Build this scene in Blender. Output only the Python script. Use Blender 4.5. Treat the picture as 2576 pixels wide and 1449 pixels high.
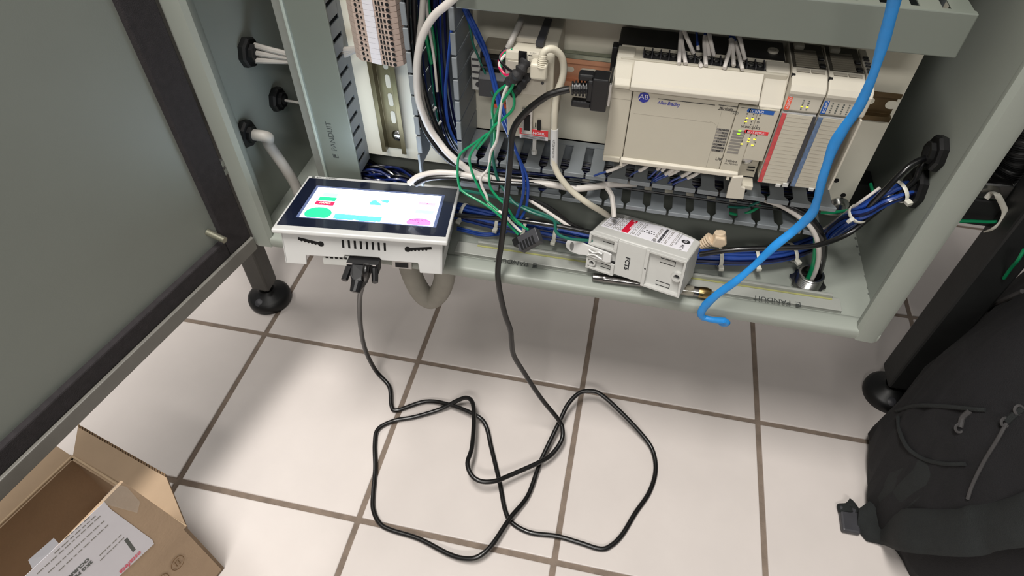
import bpy, bmesh, math, random
from mathutils import Vector, Matrix, Euler
random.seed(7)
# ------------------------------------------------------------------ clean
for o in list(bpy.data.objects): bpy.data.objects.remove(o)
sc = bpy.context.scene
COL = sc.collection
# ------------------------------------------------------------------ camera
HC = 0.96
FPX, PA, PB, PC = 1624.22, -0.83473, -0.00727, 0.20199
cam_d = bpy.data.cameras.new('camera'); cam = bpy.data.objects.new('camera', cam_d); COL.objects.link(cam)
cam_d.sensor_width = 36; cam_d.lens = 36 * FPX / 2576; cam_d.clip_start = 0.02; cam_d.clip_end = 50
RM = Matrix.Rotation(PC, 3, 'Z') @ Matrix.Rotation(PA, 3, 'X') @ Matrix.Rotation(PB, 3, 'Y')
right, fwd, up = RM @ Vector((1, 0, 0)), RM @ Vector((0, 1, 0)), RM @ Vector((0, 0, 1))
mw = Matrix((right, up, -fwd)).transposed().to_4x4(); mw.translation = Vector((0, 0, HC))
cam.matrix_world = mw
sc.camera = cam
# ------------------------------------------------------------------ world, lights, exposure
sc.view_settings.view_transform = 'Standard'; sc.view_settings.look = 'None'
sc.view_settings.gamma = 1; sc.view_settings.use_curve_mapping = False
sc.view_settings.exposure = 0.08
w = bpy.data.worlds.new('world'); sc.world = w; w.use_nodes = True
w.node_tree.nodes['Background'].inputs[0].default_value = (1.0, 0.975, 0.94, 1)
w.node_tree.nodes['Background'].inputs[1].default_value = 0.13
def area(name, loc, rot, sx, sy, power, col):
    l = bpy.data.lights.new(name, 'AREA'); l.shape = 'RECTANGLE'; l.size = sx; l.size_y = sy; l.energy = power; l.color = col
    o = bpy.data.objects.new(name, l); COL.objects.link(o); o.location = loc; o.rotation_euler = rot; return o
area('ceiling_light', (-0.33, 0.0, 2.55), (0, 0, 0), 0.35, 1.0, 54, (1.0, 0.965, 0.92))
area('ceiling_light', (-2.0, 0.95, 2.55), (0, 0, 0), 0.35, 1.0, 20, (1.0, 0.965, 0.92))
area('ceiling_light', (0.2, -2.0, 2.6), (math.radians(25), 0, 0), 1.2, 0.3, 34, (1.0, 0.965, 0.92))

# ------------------------------------------------------------------ helpers
def ray(u, v): return right * ((u - 1288) / FPX) + fwd - up * ((v - 724.5) / FPX)
def PY(u, v, y): d = ray(u, v); p = d * (y / d.y); p.z += HC; return p
def PZ(u, v, z): d = ray(u, v); p = d * ((z - HC) / d.z); p.z += HC; return p
def PX(u, v, x): d = ray(u, v); p = d * (x / d.x); p.z += HC; return p
def cy(L): return [PY(*t) for t in L]
def lin(c): c /= 255; return c / 12.92 if c <= 0.04045 else ((c + 0.055) / 1.055) ** 2.4
MATS = {}
def mat(name, rgb, rough=0.5, metal=0.0, var=0.06, scale=60, bump=0.0, bscale=400, coat=0.0, emit=0.0, trans=0.0, alpha=1.0, spec=0.5, stretch=None, dark=None):
    if name in MATS: return MATS[name]
    m = bpy.data.materials.new(name); m.use_nodes = True; nt = m.node_tree; b = nt.nodes['Principled BSDF']
    c = [lin(x) for x in rgb]
    tc = nt.nodes.new('ShaderNodeTexCoord'); mp = nt.nodes.new('ShaderNodeMapping'); nt.links.new(tc.outputs['Object'], mp.inputs[0])
    if stretch: mp.inputs['Scale'].default_value = stretch
    n = nt.nodes.new('ShaderNodeTexNoise'); n.inputs['Scale'].default_value = scale; n.inputs['Detail'].default_value = 4
    nt.links.new(mp.outputs[0], n.inputs['Vector'])
    r = nt.nodes.new('ShaderNodeValToRGB'); r.color_ramp.elements[0].position = 0.3; r.color_ramp.elements[1].position = 0.7
    lo = dark and [lin(x) for x in dark] or [x * (1 - var) for x in c]
    r.color_ramp.elements[0].color = (*lo, 1); r.color_ramp.elements[1].color = (*[min(1, x * (1 + var)) for x in c], 1)
    nt.links.new(n.outputs['Fac'], r.inputs[0]); nt.links.new(r.outputs[0], b.inputs['Base Color'])
    b.inputs['Roughness'].default_value = rough; b.inputs['Metallic'].default_value = metal
    b.inputs['Specular IOR Level'].default_value = spec
    if coat: b.inputs['Coat Weight'].default_value = coat
    if trans: b.inputs['Transmission Weight'].default_value = trans
    if alpha < 1: b.inputs['Alpha'].default_value = alpha
    if emit:
        nt.links.new(r.outputs[0], b.inputs['Emission Color']); b.inputs['Emission Strength'].default_value = emit
    if bump:
        n2 = nt.nodes.new('ShaderNodeTexNoise'); n2.inputs['Scale'].default_value = bscale; n2.inputs['Detail'].default_value = 3
        bp = nt.nodes.new('ShaderNodeBump'); bp.inputs['Strength'].default_value = bump; bp.inputs['Distance'].default_value = 0.001
        nt.links.new(tc.outputs['Object'], n2.inputs['Vector']); nt.links.new(n2.outputs['Fac'], bp.inputs['Height']); nt.links.new(bp.outputs[0], b.inputs['Normal'])
    MATS[name] = m; return m
TILE = mat('glazed_tile', (212, 204, 199), 0.32, var=0.035, scale=9, bump=0.12, bscale=90, spec=0.4)
GROUT = mat('grout', (128, 114, 102), 0.95, var=0.18, scale=50, bump=0.5, bscale=500)
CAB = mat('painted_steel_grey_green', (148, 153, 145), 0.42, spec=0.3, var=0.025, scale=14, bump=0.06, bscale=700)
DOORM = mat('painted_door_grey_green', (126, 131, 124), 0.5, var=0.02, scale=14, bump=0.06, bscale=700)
BLKST = mat('black_painted_steel', (32, 33, 33), 0.5, var=0.12, scale=30, bump=0.15, bscale=300)
LEGM = mat('charcoal_painted_steel', (82, 80, 76), 0.5, var=0.1, scale=40, bump=0.15, bscale=300)
RUB = mat('black_rubber', (14, 14, 15), 0.45, var=0.15, scale=80)
FOAM = mat('black_foam_gasket', (40, 36, 38), 0.9, var=0.2, scale=120, bump=0.6, bscale=900)
EDGE = mat('door_edge_grey', (112, 110, 104), 0.5, var=0.05)
PANEL = mat('white_painted_panel', (218, 214, 198), 0.45, var=0.03, scale=12, bump=0.05)
DUCT = mat('grey_duct_plastic', (126, 132, 136), 0.45, var=0.03, scale=40)
DUCTC = mat('grey_duct_cover_plastic', (112, 118, 110), 0.4, var=0.02, scale=20)
COVF = mat('loose_cover_plastic', (152, 154, 148), 0.4, var=0.03, scale=20)
INK = mat('black_ink', (30, 30, 34), 0.7)
GINK = mat('grey_ink', (92, 96, 92), 0.7)
LINK = mat('light_grey_ink', (134, 130, 124), 0.7)
DKR = mat('galvanised_rail', (104, 96, 72), 0.32, metal=0.7, var=0.15, scale=50)
CUR = mat('copper_tinted_rail', (205, 150, 118), 0.4, metal=0.35, var=0.12, scale=40)
ZINC = mat('zinc_steel', (190, 190, 188), 0.25, metal=1.0, var=0.1, scale=120)
CHROME = mat('chrome', (215, 215, 215), 0.12, metal=1.0)
BRASS = mat('brass', (176, 150, 100), 0.25, metal=1.0)
PLC = mat('warm_grey_plastic', (190, 184, 168), 0.5, var=0.02, scale=30, bump=0.1, bscale=1500)
PLCL = mat('light_warm_grey_plastic', (196, 190, 176), 0.45, var=0.02, scale=30)
WHP = mat('white_plastic', (208, 208, 206), 0.4, var=0.02)
LGP = mat('light_grey_plastic', (190, 190, 186), 0.45, var=0.02, bump=0.08, bscale=1500)
CREAM = mat('cream_cable', (208, 202, 184), 0.45, var=0.03)
BLACKP = mat('black_plastic', (18, 18, 20), 0.4, var=0.1)
DKP = mat('charcoal_plastic', (58, 58, 62), 0.5, var=0.1)
HOLE = mat('dark_recess', (14, 13, 13), 0.9)
BLUEI = mat('printed_blue', (28, 88, 168), 0.5, var=0.03)
LOGOB = mat('logo_blue', (40, 48, 150), 0.5, var=0.02)
REDI = mat('printed_red', (222, 52, 58), 0.5, var=0.03)
ORI = mat('printed_orange_red', (238, 96, 66), 0.5, var=0.03)
LRED = mat('translucent_red_strip', (190, 70, 72), 0.35, var=0.22, scale=220)
LBLU = mat('translucent_blue_strip', (96, 118, 150), 0.3, var=0.3, scale=220)
LEDY = mat('led_yellow', (235, 225, 60), 0.5, emit=1.0)
LEDG = mat('led_green', (150, 240, 40), 0.5, emit=1.0)
PAPER = mat('white_paper', (226, 224, 230), 0.6, var=0.015)
TAN = mat('beige_terminal_plastic', (190, 170, 158), 0.5, var=0.05)
WIREB = mat('blue_wire', (34, 68, 146), 0.28, var=0.15, scale=30, coat=0.3)
WIREB2 = mat('deep_blue_wire', (18, 36, 96), 0.3, var=0.2, scale=30, coat=0.2)
WIREN = mat('navy_wire', (16, 20, 58), 0.3, var=0.2, scale=30, coat=0.3)
WIREK = mat('black_wire', (12, 12, 14), 0.3, var=0.1, coat=0.3)
WIREG = mat('green_wire', (12, 140, 90), 0.35, var=0.08)
WIREGD = mat('dark_green_wire', (26, 96, 82), 0.35, var=0.08)
WIREW = mat('white_wire', (214, 208, 202), 0.4, var=0.04)
WIREGY = mat('grey_cable', (158, 154, 148), 0.5, var=0.05)
WIRER = mat('red_wire', (190, 30, 80), 0.4, var=0.05)
WIREO = mat('orange_plastic', (214, 84, 40), 0.5, var=0.1)
CABK = mat('black_cable_jacket', (15, 14, 14), 0.34, var=0.08, scale=50, coat=0.15)
STRAP = mat('blue_film_strap', (36, 134, 208), 0.42, var=0.14, scale=26, bump=0.5, bscale=120)
TIE = mat('white_nylon', (214, 212, 200), 0.35, var=0.03)
BEIGE = mat('beige_plug', (206, 186, 160), 0.5, var=0.03)
CARD = mat('cardboard', (180, 155, 128), 0.85, var=0.05, scale=22, bump=0.3, bscale=240)
CARDE = mat('cardboard_cut_edge', (132, 108, 82), 0.95, var=0.25, scale=150)
CARDL = mat('cardboard_fold', (206, 180, 148), 0.85, var=0.05)
CARDI = mat('cardboard_print', (112, 84, 52), 0.85)
PACK = mat('black_fabric', (17, 16, 19), 0.9, var=0.2, scale=30, bump=0.8, bscale=900)
PACK2 = mat('charcoal_fabric', (27, 30, 30), 0.9, var=0.15, scale=40, bump=0.8, bscale=900)
PACK3 = mat('grey_trim', (62, 60, 60), 0.8, var=0.15)
SCRM = mat('lit_screen_white', (222, 236, 255), 0.4, var=0.0, emit=6)
def emi(n, c, s=1.0): return mat(n, c, 0.4, var=0.0, emit=s)

class MB:
    def __init__(s): s.v = []; s.f = []
    def add(s, vs, fs):
        n = len(s.v); s.v += [Vector(p) for p in vs]; s.f += [tuple(i + n for i in f) for f in fs]; return s
    def box(s, x0, x1, y0, y1, z0, z1):
        vs = [(x0,y0,z0),(x1,y0,z0),(x1,y1,z0),(x0,y1,z0),(x0,y0,z1),(x1,y0,z1),(x1,y1,z1),(x0,y1,z1)]
        return s.add(vs, [(0,3,2,1),(4,5,6,7),(0,1,5,4),(1,2,6,5),(2,3,7,6),(3,0,4,7)])
    def prism(s, poly, vec):  # poly list of 3D points, extrude by vec
        n = len(poly); P = [Vector(p) for p in poly]; Q = [p + Vector(vec) for p in P]
        fs = [tuple(range(n))[::-1], tuple(range(n, 2*n))] + [(i, (i+1)%n, (i+1)%n+n, i+n) for i in range(n)]
        return s.add(P + Q, fs)
    def yz(s, poly, x0, x1): return s.prism([(x0, a, b) for a, b in poly], (x1 - x0, 0, 0))
    def xz(s, poly, y0, y1): return s.prism([(a, y0, b) for a, b in poly], (0, y1 - y0, 0))
    def xy(s, poly, z0, z1): return s.prism([(a, b, z0) for a, b in poly], (0, 0, z1 - z0))
    def quad(s, a, b, c, d): return s.add([a, b, c, d], [(0,1,2,3)])
    def cyl(s, p0, p1, r0, r1=None, n=16):
        r1 = r0 if r1 is None else r1
        p0, p1 = Vector(p0), Vector(p1); ax = (p1 - p0).normalized()
        a = ax.orthogonal().normalized(); b = ax.cross(a)
        vs = []
        for p, r in ((p0, r0), (p1, r1)):
            vs += [p + (a * math.cos(2*math.pi*i/n) + b * math.sin(2*math.pi*i/n)) * r for i in range(n)]
        return s.add(vs, [tuple(range(n))[::-1], tuple(range(n, 2*n))] + [(i, (i+1)%n, (i+1)%n+n, i+n) for i in range(n)])
    def lathe(s, base, axis, prof, n=24):  # prof: (dist along axis, radius)
        base = Vector(base); ax = Vector(axis).normalized(); a = ax.orthogonal().normalized(); b = ax.cross(a); vs = []
        for h, r in prof: vs += [base + ax*h + (a*math.cos(2*math.pi*i/n) + b*math.sin(2*math.pi*i/n))*r for i in range(n)]
        fs = []
        for k in range(len(prof)-1): fs += [(k*n+i, k*n+(i+1)%n, (k+1)*n+(i+1)%n, (k+1)*n+i) for i in range(n)]
        fs += [tuple(range(n))[::-1], tuple(range((len(prof)-1)*n, len(prof)*n))]
        return s.add(vs, fs)
    def tube(s, pts, r, n=8, sub=6, r2=None, closed=False, smooth=True, radf=None, upv=None):
        P = spline(pts, sub) if smooth else [Vector(p) for p in pts]
        vs = []; m = len(P); r2 = r2 or r; nrm = None
        for i, p in enumerate(P):
            t = (P[min(i+1, m-1)] - P[max(i-1, 0)]).normalized()
            if upv is not None: nrm = Vector(upv) - t * Vector(upv).dot(t)
            elif nrm is None: nrm = t.orthogonal()
            else: nrm = nrm - t * nrm.dot(t)
            nrm = nrm.normalized(); b = t.cross(nrm); k = radf(i/(m-1)) if radf else 1
            vs += [p + (nrm*math.cos(2*math.pi*j/n)*r + b*math.sin(2*math.pi*j/n)*r2)*k for j in range(n)]
        fs = []
        for i in range(m-1): fs += [(i*n+j, i*n+(j+1)%n, (i+1)*n+(j+1)%n, (i+1)*n+j) for j in range(n)]
        fs += [tuple(range(n))[::-1], tuple(range((m-1)*n, m*n))]
        return s.add(vs, fs)
def spline(pts, sub=6):
    P = [Vector(p) for p in pts]
    if len(P) < 3: return P
    Q = [P[0]*2 - P[1]] + P + [P[-1]*2 - P[-2]]; out = []
    for i in range(1, len(Q)-2):
        a, b, c, d = Q[i-1:i+3]
        for k in range(sub):
            t = k/sub
            out.append(0.5*((2*b) + (c-a)*t + (2*a-5*b+4*c-d)*t*t + (3*b-a-3*c+d)*t**3))
    out.append(P[-1]); return out
WM = {}
def build(mb, name, m, parent=None, bevel=0, smooth=False, local=False, label=None, kind=None, segs=2):
    """world coords unless local (then coords are in the root's frame)"""
    me = bpy.data.meshes.new(name); off = Vector((0,0,0))
    if parent is None:
        xs = [v.x for v in mb.v]; ys = [v.y for v in mb.v]; zs = [v.z for v in mb.v]
        off = Vector(((min(xs)+max(xs))/2, (min(ys)+max(ys))/2, min(zs)))
    me.from_pydata([v - off for v in mb.v], [], mb.f)
    bm = bmesh.new(); bm.from_mesh(me); bmesh.ops.recalc_face_normals(bm, faces=bm.faces); bm.to_mesh(me); bm.free()
    me.materials.append(m)
    o = bpy.data.objects.new(name, me); COL.objects.link(o)
    if smooth:
        for p in me.polygons: p.use_smooth = True
        me.update()
        try: me.set_sharp_from_angle(angle=math.radians(40))
        except Exception: pass
    if bevel:
        bv = o.modifiers.new('bevel', 'BEVEL'); bv.width = bevel; bv.segments = segs; bv.limit_method = 'ANGLE'; bv.angle_limit = math.radians(40)
    if parent is None:
        o.location = off; WM[o.name] = Matrix.Translation(off)
    else:
        o.parent = parent
        if local: WM[o.name] = WM[parent.name].copy()
        else: o.matrix_parent_inverse = WM[parent.name].inverted(); WM[o.name] = Matrix.Identity(4)
    if label: o['label'] = label
    if kind: o['kind'] = kind
    return o
def tag(o, label, cat, group=None):
    o['label'] = label; o['category'] = cat
    if group: o['group'] = group
    return o
def thing(name, label, cat, loc=(0,0,0), rot=None, group=None):
    o = bpy.data.objects.new(name, None); o.empty_display_size = 0.02; COL.objects.link(o)
    M = Matrix.Translation(loc) @ (rot.to_4x4() if rot is not None else Matrix.Identity(4))
    o.matrix_world = M; WM[o.name] = M; return tag(o, label, cat, group)
def inst(src, loc_off, parent, label=None, rotz=0):
    """copy of a part, moved by a world offset, under parent"""
    c = src.copy(); COL.objects.link(c); c.parent = parent
    c.matrix_parent_inverse = WM[parent.name].inverted(); c.location = loc_off; WM[c.name] = Matrix.Translation(loc_off)
    return c
def text_mb(txt, size, origin, ex, ey, extrude=0.0, bold=0.0, align='LEFT', shear=0.0, off=0.0002, sx=1.0):
    cu = bpy.data.curves.new('t', 'FONT'); cu.body = txt; cu.size = size; cu.align_x = align; cu.shear = shear; cu.resolution_u = 3
    if bold: cu.offset = bold
    ob = bpy.data.objects.new('t', cu); COL.objects.link(ob)
    dg = bpy.context.evaluated_depsgraph_get(); me = bpy.data.meshes.new_from_object(ob.evaluated_get(dg))
    ex, ey = Vector(ex).normalized(), Vector(ey).normalized(); nz = ex.cross(ey); O = Vector(origin) + nz*off
    mb = MB(); mb.add([O + ex*(v.co.x*sx) + ey*v.co.y for v in me.vertices], [tuple(p.vertices) for p in me.polygons])
    bpy.data.objects.remove(ob); bpy.data.curves.remove(cu); bpy.data.meshes.remove(me)
    return mb
def plate(mb, o, ex, ey, x0, x1, y0, y1, th=0.0003, n=None):
    """thin raised rectangle in the plane (o, ex, ey)"""
    o, ex, ey = Vector(o), Vector(ex).normalized(), Vector(ey).normalized(); nz = ex.cross(ey)
    P = [o + ex*a + ey*b for a, b in ((x0,y0),(x1,y0),(x1,y1),(x0,y1))]
    mb.prism(P, nz*th); return mb
def disc(mb, o, ex, ey, cx, cyy, rx, ry, th=0.0003, n=20):
    o, ex, ey = Vector(o), Vector(ex).normalized(), Vector(ey).normalized(); nz = ex.cross(ey)
    mb.prism([o + ex*(cx+rx*math.cos(2*math.pi*i/n)) + ey*(cyy+ry*math.sin(2*math.pi*i/n)) for i in range(n)], nz*th); return mb
XA, YA, ZA = Vector((1,0,0)), Vector((0,1,0)), Vector((0,0,1))
def cable(name, pts, r, m, label=None, cat='cable', parent=None, n=8, sub=6, group=None, **k):
    mb = MB().tube(pts, r, n=n, sub=sub, **k); o = build(mb, name, m, parent, smooth=True)
    if parent is None: tag(o, label, cat, group)
    elif label: o['label'] = label
    return o

# ================================================================== FLOOR
S = 0.30; OX, OY = -0.6045, 0.9405     # pitch and grid origin (row index grows towards the viewer)
fl = build(MB().box(-2.4, 2.4, -1.2, 3.2, -0.03, -0.0022), 'floor', GROUT); fl['kind'] = 'structure'
g = 0.0042
tmb = MB(); tmb.box(-S/2+g, S/2-g, -S/2+g, S/2-g, -0.012, 0.0)
t0 = None
for i in range(-6, 9):
    for j in range(-7, 6):
        cx = OX + (i+0.5)*S; cyy = OY - (j+0.5)*S
        if t0 is None:
            t0 = build(tmb, 'tile', TILE, fl, bevel=0.0016, local=True); t0.matrix_parent_inverse = WM[fl.name].inverted(); t0.location = (cx, cyy, 0); continue
        inst(t0, Vector((cx, cyy, random.uniform(-0.0004, 0.0002))), fl)

# ================================================================== ENCLOSURE
XL, XR, YF, YB, ZB, ZT = -0.479, 0.339, 0.562, 0.855, 0.334, 1.12
ZF = 0.346
enc = thing('electrical_enclosure', 'large grey-green steel control cabinet standing open on black legs', 'cabinet', (XL/2+XR/2, 0.66, ZB))
build(MB().box(XL, XR, YF+0.02, YB, ZB, ZF), 'floor_pan', CAB, enc)
build(MB().box(XL, XR, YB-0.003, YB, ZF, ZT), 'back_wall', CAB, enc)
build(MB().box(XL, XR, YF, YB, ZT-0.003, ZT), 'top_wall', CAB, enc)
build(MB().box(XL, XL+0.003, YF+0.01, YB, ZF, ZT), 'left_wall', CAB, enc)
build(MB().box(XR-0.003, XR, YF+0.01, YB, ZF, ZT), 'right_wall', CAB, enc)
# rolled front lips
lp = [(YF, ZB), (YF-0.001, ZB+0.004), (YF-0.001, ZB+0.0125), (YF+0.0004, ZB+0.0148), (YF+0.003, ZB+0.0160), (YF+0.016, ZB+0.0180), (YF+0.021, ZB+0.0165), (YF+0.024, ZB+0.012), (YF+0.024, ZB)]
build(MB().yz(lp, XL, XR), 'bottom_lip', CAB, enc, smooth=True)
def sidelip(x, s, name):
    poly = [(x, YF), (x+s*0.006, YF-0.003), (x+s*0.024, YF-0.002), (x+s*0.028, YF+0.004), (x+s*0.027, YF+0.012), (x+s*0.004, YF+0.045), (x, YF+0.05)]
    build(MB().xy(poly, ZB, ZT), name, CAB, enc, smooth=True)
sidelip(XR, -1, 'right_lip'); sidelip(XL, 1, 'left_lip')
# paint chips along floor right seam
mb = MB()
for (u, v) in [(2152,600),(2156,620),(2163,640),(2176,695),(2184,725),(2186,740),(2190,760),(2193,765)]:
    p = PZ(u, v, ZF); disc(mb, (p.x, p.y, ZF), XA, YA, 0, 0, random.uniform(.001,.002), random.uniform(.001,.003), n=7)
build(mb, 'paint_chip', GINK, enc, kind='stuff')
# ---- door (swung open to the left)
dp0 = Vector((-0.472, 0.554, 0)); dd = Vector((-0.21, -0.978, 0)).normalized(); dn = Vector((0.978, -0.21, 0)).normalized()
DZ0 = 0.334
def dbox(mb, s0, s1, n0, n1, z0, z1):
    P = [dp0 + dd*a + dn*b for a, b in ((s0,n0),(s1,n0),(s1,n1),(s0,n1))]
    return mb.prism([(p.x,p.y,z0) for p in P], (0,0,z1-z0))
DW = 0.80
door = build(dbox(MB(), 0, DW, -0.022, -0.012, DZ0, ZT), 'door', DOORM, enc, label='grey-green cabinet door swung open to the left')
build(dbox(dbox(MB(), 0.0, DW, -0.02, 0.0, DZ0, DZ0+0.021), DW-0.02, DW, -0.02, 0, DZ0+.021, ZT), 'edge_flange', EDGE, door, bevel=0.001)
def gstrip(mb, s0, s1, z0, z1): return dbox(mb, s0, s1, -0.013, -0.004, z0, z1)
mb = MB(); gstrip(mb, 0.0, 0.040, DZ0+0.021, ZT); gstrip(mb, 0.040, DW-0.02, DZ0+0.021, DZ0+0.047)  # hinge strip: gasket plus the shaded door gap, painted in the same black
build(mb, 'foam_gasket', FOAM, door, bevel=0.002)
p = dp0 + dd*0.052; 
build(MB().cyl(Vector((p.x,p.y,0.404))-dn*0.012, Vector((p.x,p.y,0.400))+dn*0.014, 0.0042, n=12), 'ground_stud', mat('brushed_stud', (170,168,150), .35, metal=.8), door, smooth=True)
hz = MB()
for z in (0.462, 0.474): 
    hz.box(XL-0.004, XL+0.002, YF-0.008, YF-0.001, z-0.004, z+0.004)
build(hz, 'hinge_clip', ZINC, enc)

# ================================================================== STAND
stand = thing('steel_stand', 'black tubular steel stand with round adjustable feet carrying the grey cabinet', 'stand', (0, 0.73, 0))
def post(x, y, z0, z1, m, name='post', w=0.024):
    return build(MB().box(x-w, x+w, y-w, y+w, z0, z1), name, m, stand, bevel=0.004)
def foot(x, y, parent):
    f = build(MB().lathe((x, y, 0), (0,0,1), [(0,0.039),(0.008,0.041),(0.016,0.040),(0.022,0.034),(0.027,0.020),(0.034,0.014),(0.036,0.0)], 32), 'leveling_foot', RUB, stand, smooth=True)
    build(MB().cyl((x,y,0.03),(x,y,0.055), 0.010, n=6), 'foot_nut', LEGM, f)
    a = Vector((x-0.004, y-0.028, 0.020)); build(MB().lathe(a, (0,-0.45,1), [(0,0.008),(0.003,0.008),(0.005,0.004),(0.0052,0)], 16), 'foot_screw', DKP, f, smooth=True)
FLX, FLY, FRX, FRY = -0.632, 0.722, 0.523, 0.748
post(FLX, FLY, 0.045, 1.25, LEGM, w=0.018); post(FRX, FRY, 0.045, 1.25, BLKST, w=0.025)
foot(FLX, FLY, None); foot(FRX-.006, FRY-0.006, None)
post(FLX, FLY+0.55, 0.045, 1.25, LEGM, w=0.024)
post(FRX+0.0, FRY+0.55, 0.045, 1.25, BLKST, w=0.024)
build(MB().box(FLX, FRX, 0.765, 0.80, 0.372, 0.415), 'cross_rail', BLKST, stand, bevel=0.003)
build(MB().box(FRX-0.02, FRX+0.02, FRY+0.02, FRY+0.55, 0.37, 0.415), 'side_rail', BLKST, stand, bevel=0.003)
strut = build(MB().box(0.345, 0.497, 0.766, 0.806, 0.4155, 0.440), 'strut_channel', ZINC, stand, bevel=0.002)
build(MB().box(0.36, 0.47, 0.776, 0.795, 0.4395, 0.4405), 'strut_slot', HOLE, strut)
tie = build(MB().tube([PY(2480,500,.758), PY(2495,485,.762), PY(2508,490,.752), PY(2522,515,.752), PY(2528,535,.752), PY(2518,560,.75), PY(2500,575,.752), PY(2480,584,.765)], 0.0035, r2=0.0016, upv=(1,0,0)), 'cable_tie', TIE, smooth=True)
tag(tie, 'pale nylon cable tie looped around the silver strut right of the cabinet', 'cable tie')
cable('ground_wire', cy([(2404,556,.755),(2440,556,.755),(2500,558,.757),(2576,552,.758),(2640,548,.76)]), 0.0022, WIREG, 'green wire running along the dark rail behind the silver strut', 'wire')
cable('ground_wire', cy([(2576,628,.70),(2560,655,.70),(2545,672,.71),(2525,700,.72)]), 0.0022, WIREG, 'green wire hanging down the right-hand black post above the backpack', 'wire')
# black corrugated conduit right
pts = spline(cy([(2640,240,.80),(2585,330,.80),(2555,400,.80),(2510,448,.80),(2460,480,.80),(2400,500,.79)]), 30)
mb = MB(); mb.tube(pts, 0.020, n=16, smooth=False, radf=lambda t: 1.0 + 0.07*math.sin(t*430))
tag(build(mb, 'corrugated_conduit', RUB, smooth=True), 'black corrugated conduit curving down behind the right cabinet edge', 'conduit')

# ================================================================== MOUNTING PANEL
YP = 0.70
pan = build(MB().box(-0.425, 0.289, YP, YP+0.003, 0.408, 1.08), 'mounting_panel', PANEL); tag(pan, 'cream painted mounting panel inside the cabinet carrying rails and ducts', 'panel')
mb = MB()
for (u, v) in [(2104,454),(2121,491)]:
    p = PY(u, v, YP); mb.cyl((p.x, YP-0.0004, p.z), (p.x, YP+0.001, p.z), 0.0032, n=14)
build(mb, 'hole', HOLE, pan)
bp = PY(2110, 523, YP-0.006)
bo = build(MB().lathe((bp.x, YP, bp.z), (0,-1,0), [(0,0.0125),(0.002,0.0125),(0.0021,0.008),(0.009,0.0078),(0.010,0.006),(0.0101,0)], 20), 'mounting_bolt', ZINC, pan, smooth=True)
build(MB().cyl((bp.x, YP+0.003, bp.z), (bp.x, YB-0.003, bp.z), 0.006), 'standoff', ZINC, pan)

# ================================================================== VERTICAL COVERED DUCT (left)
YC = 0.664
ld = thing('wiring_duct', 'closed vertical grey wiring duct with lettered cover at the left of the panel', 'wiring duct', (-0.375, YC, 0.40))
build(MB().yz([(YC, .375), (YP, .375), (YP, 1.08), (YC, 1.08)], -0.419, -0.4015), 'side_flange', EDGE if False else mat('dull_grey_plastic', (128,130,124), .5), ld, bevel=0.001)
lc = build(MB().box(-0.4025, -0.3515, YC-0.003, YC, 0.385, 1.08), 'cover', DUCTC, ld, bevel=0.001)
build(MB().box(-0.4045, -0.4005, YC-0.007, YC-0.001, 0.385, 1.08), 'cover_ridge', mat('duct_ridge', (166,176,168), .35), lc, bevel=0.001)
# slotted right wall: fingers
mb = MB(); mb.box(-0.3535, -0.352, YC, YP, 0.40, 0.412)
wl = build(MB().box(-0.3538, -0.352, YC+0.026, YP, 0.40, 1.08), 'side_wall', DUCT, ld)
z = 0.400
f0 = None
mbf = MB().box(-0.3538, -0.352, YC, YC+0.0265, 0, 0.0155)
zz = 0.400
while zz < 1.06:
    if f0 is None:
        f0 = build(mbf, 'finger', DUCT, ld); f0.matrix_parent_inverse = WM[ld.name].inverted(); f0.location = (0,0,zz)
    else: inst(f0, Vector((0,0,zz)), ld)
    zz += 0.0215
build(MB().box(-0.398, -0.356, YP-0.004, YP, 0.40, 1.08), 'duct_base', DUCT, ld)
tb = PY(862, 384, YC-0.003)
def panduit(org, ex, ey, size, m, parent, local=False):
    mb = text_mb('PANDUIT', size, Vector(org)+Vector(ex).normalized()*size*1.05, ex, ey, sx=1.0)
    o = Vector(org); s = size*0.72
    for a in ((0,0.1,0,1),(0.1,0.75,0.0,0.08),(0.1,0.75,0.92,1.0),(0.2,0.7,0.4,0.85)): plate(mb, o, ex, ey, a[0]*s, a[1]*s, a[2]*s, a[3]*s)
    return build(mb, 'printed_lettering', m, parent, local=local)
panduit((-0.3785, YC-0.003, 0.4235), ZA, -XA, 0.0108, mat('dark_grey_ink', (52, 56, 54), .7), lc)

# ================================================================== DIN RAILS
def dinrail_v(x, z0, z1, m, name, label):
    y = YP
    t = thing(name, label, 'rail', (x, y, z0))
    prof = [(-.0175,.0075),(-.0175,.0065),(-.0125,.0065),(-.0125,.0),(.0125,.0),(.0125,.0065),(.0175,.0065),(.0175,.0075),(.0115,.0075),(.0115,.001),(-.0115,.001),(-.0115,.0075)]
    build(MB().xy([(x+a, y-b*1.7) for a, b in prof], z0, z1), 'rail_profile', m, t, bevel=0.0003)
    return t
dv = dinrail_v(-0.308, 0.424, 1.08, DKR, 'din_rail', 'vertical galvanised mounting rail with slots beneath the terminal blocks')
def slot(mb, x, z, y, w=0.0032, h=0.0095, vert=True):
    n = 8; P = []
    for k in range(2*n):
        a = math.pi*k/(n-1) if k < n else math.pi + math.pi*(k-n)/(n-1)
        ox, oz = math.cos(a)*w, math.sin(a)*w
        oz += (h-w) if k < n else -(h-w)
        P.append((x+ox, y, z+oz) if vert else (x+oz, y, z+ox))
    mb.prism(P, (0, -0.0004, 0)); return mb
for k in range(7): build(slot(MB(), -0.308+0.002, 0.4745+k*0.0262, YP-0.0017), 'slot', PANEL, dv)
pb = PY(1014, 345, YP-0.004)
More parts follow.
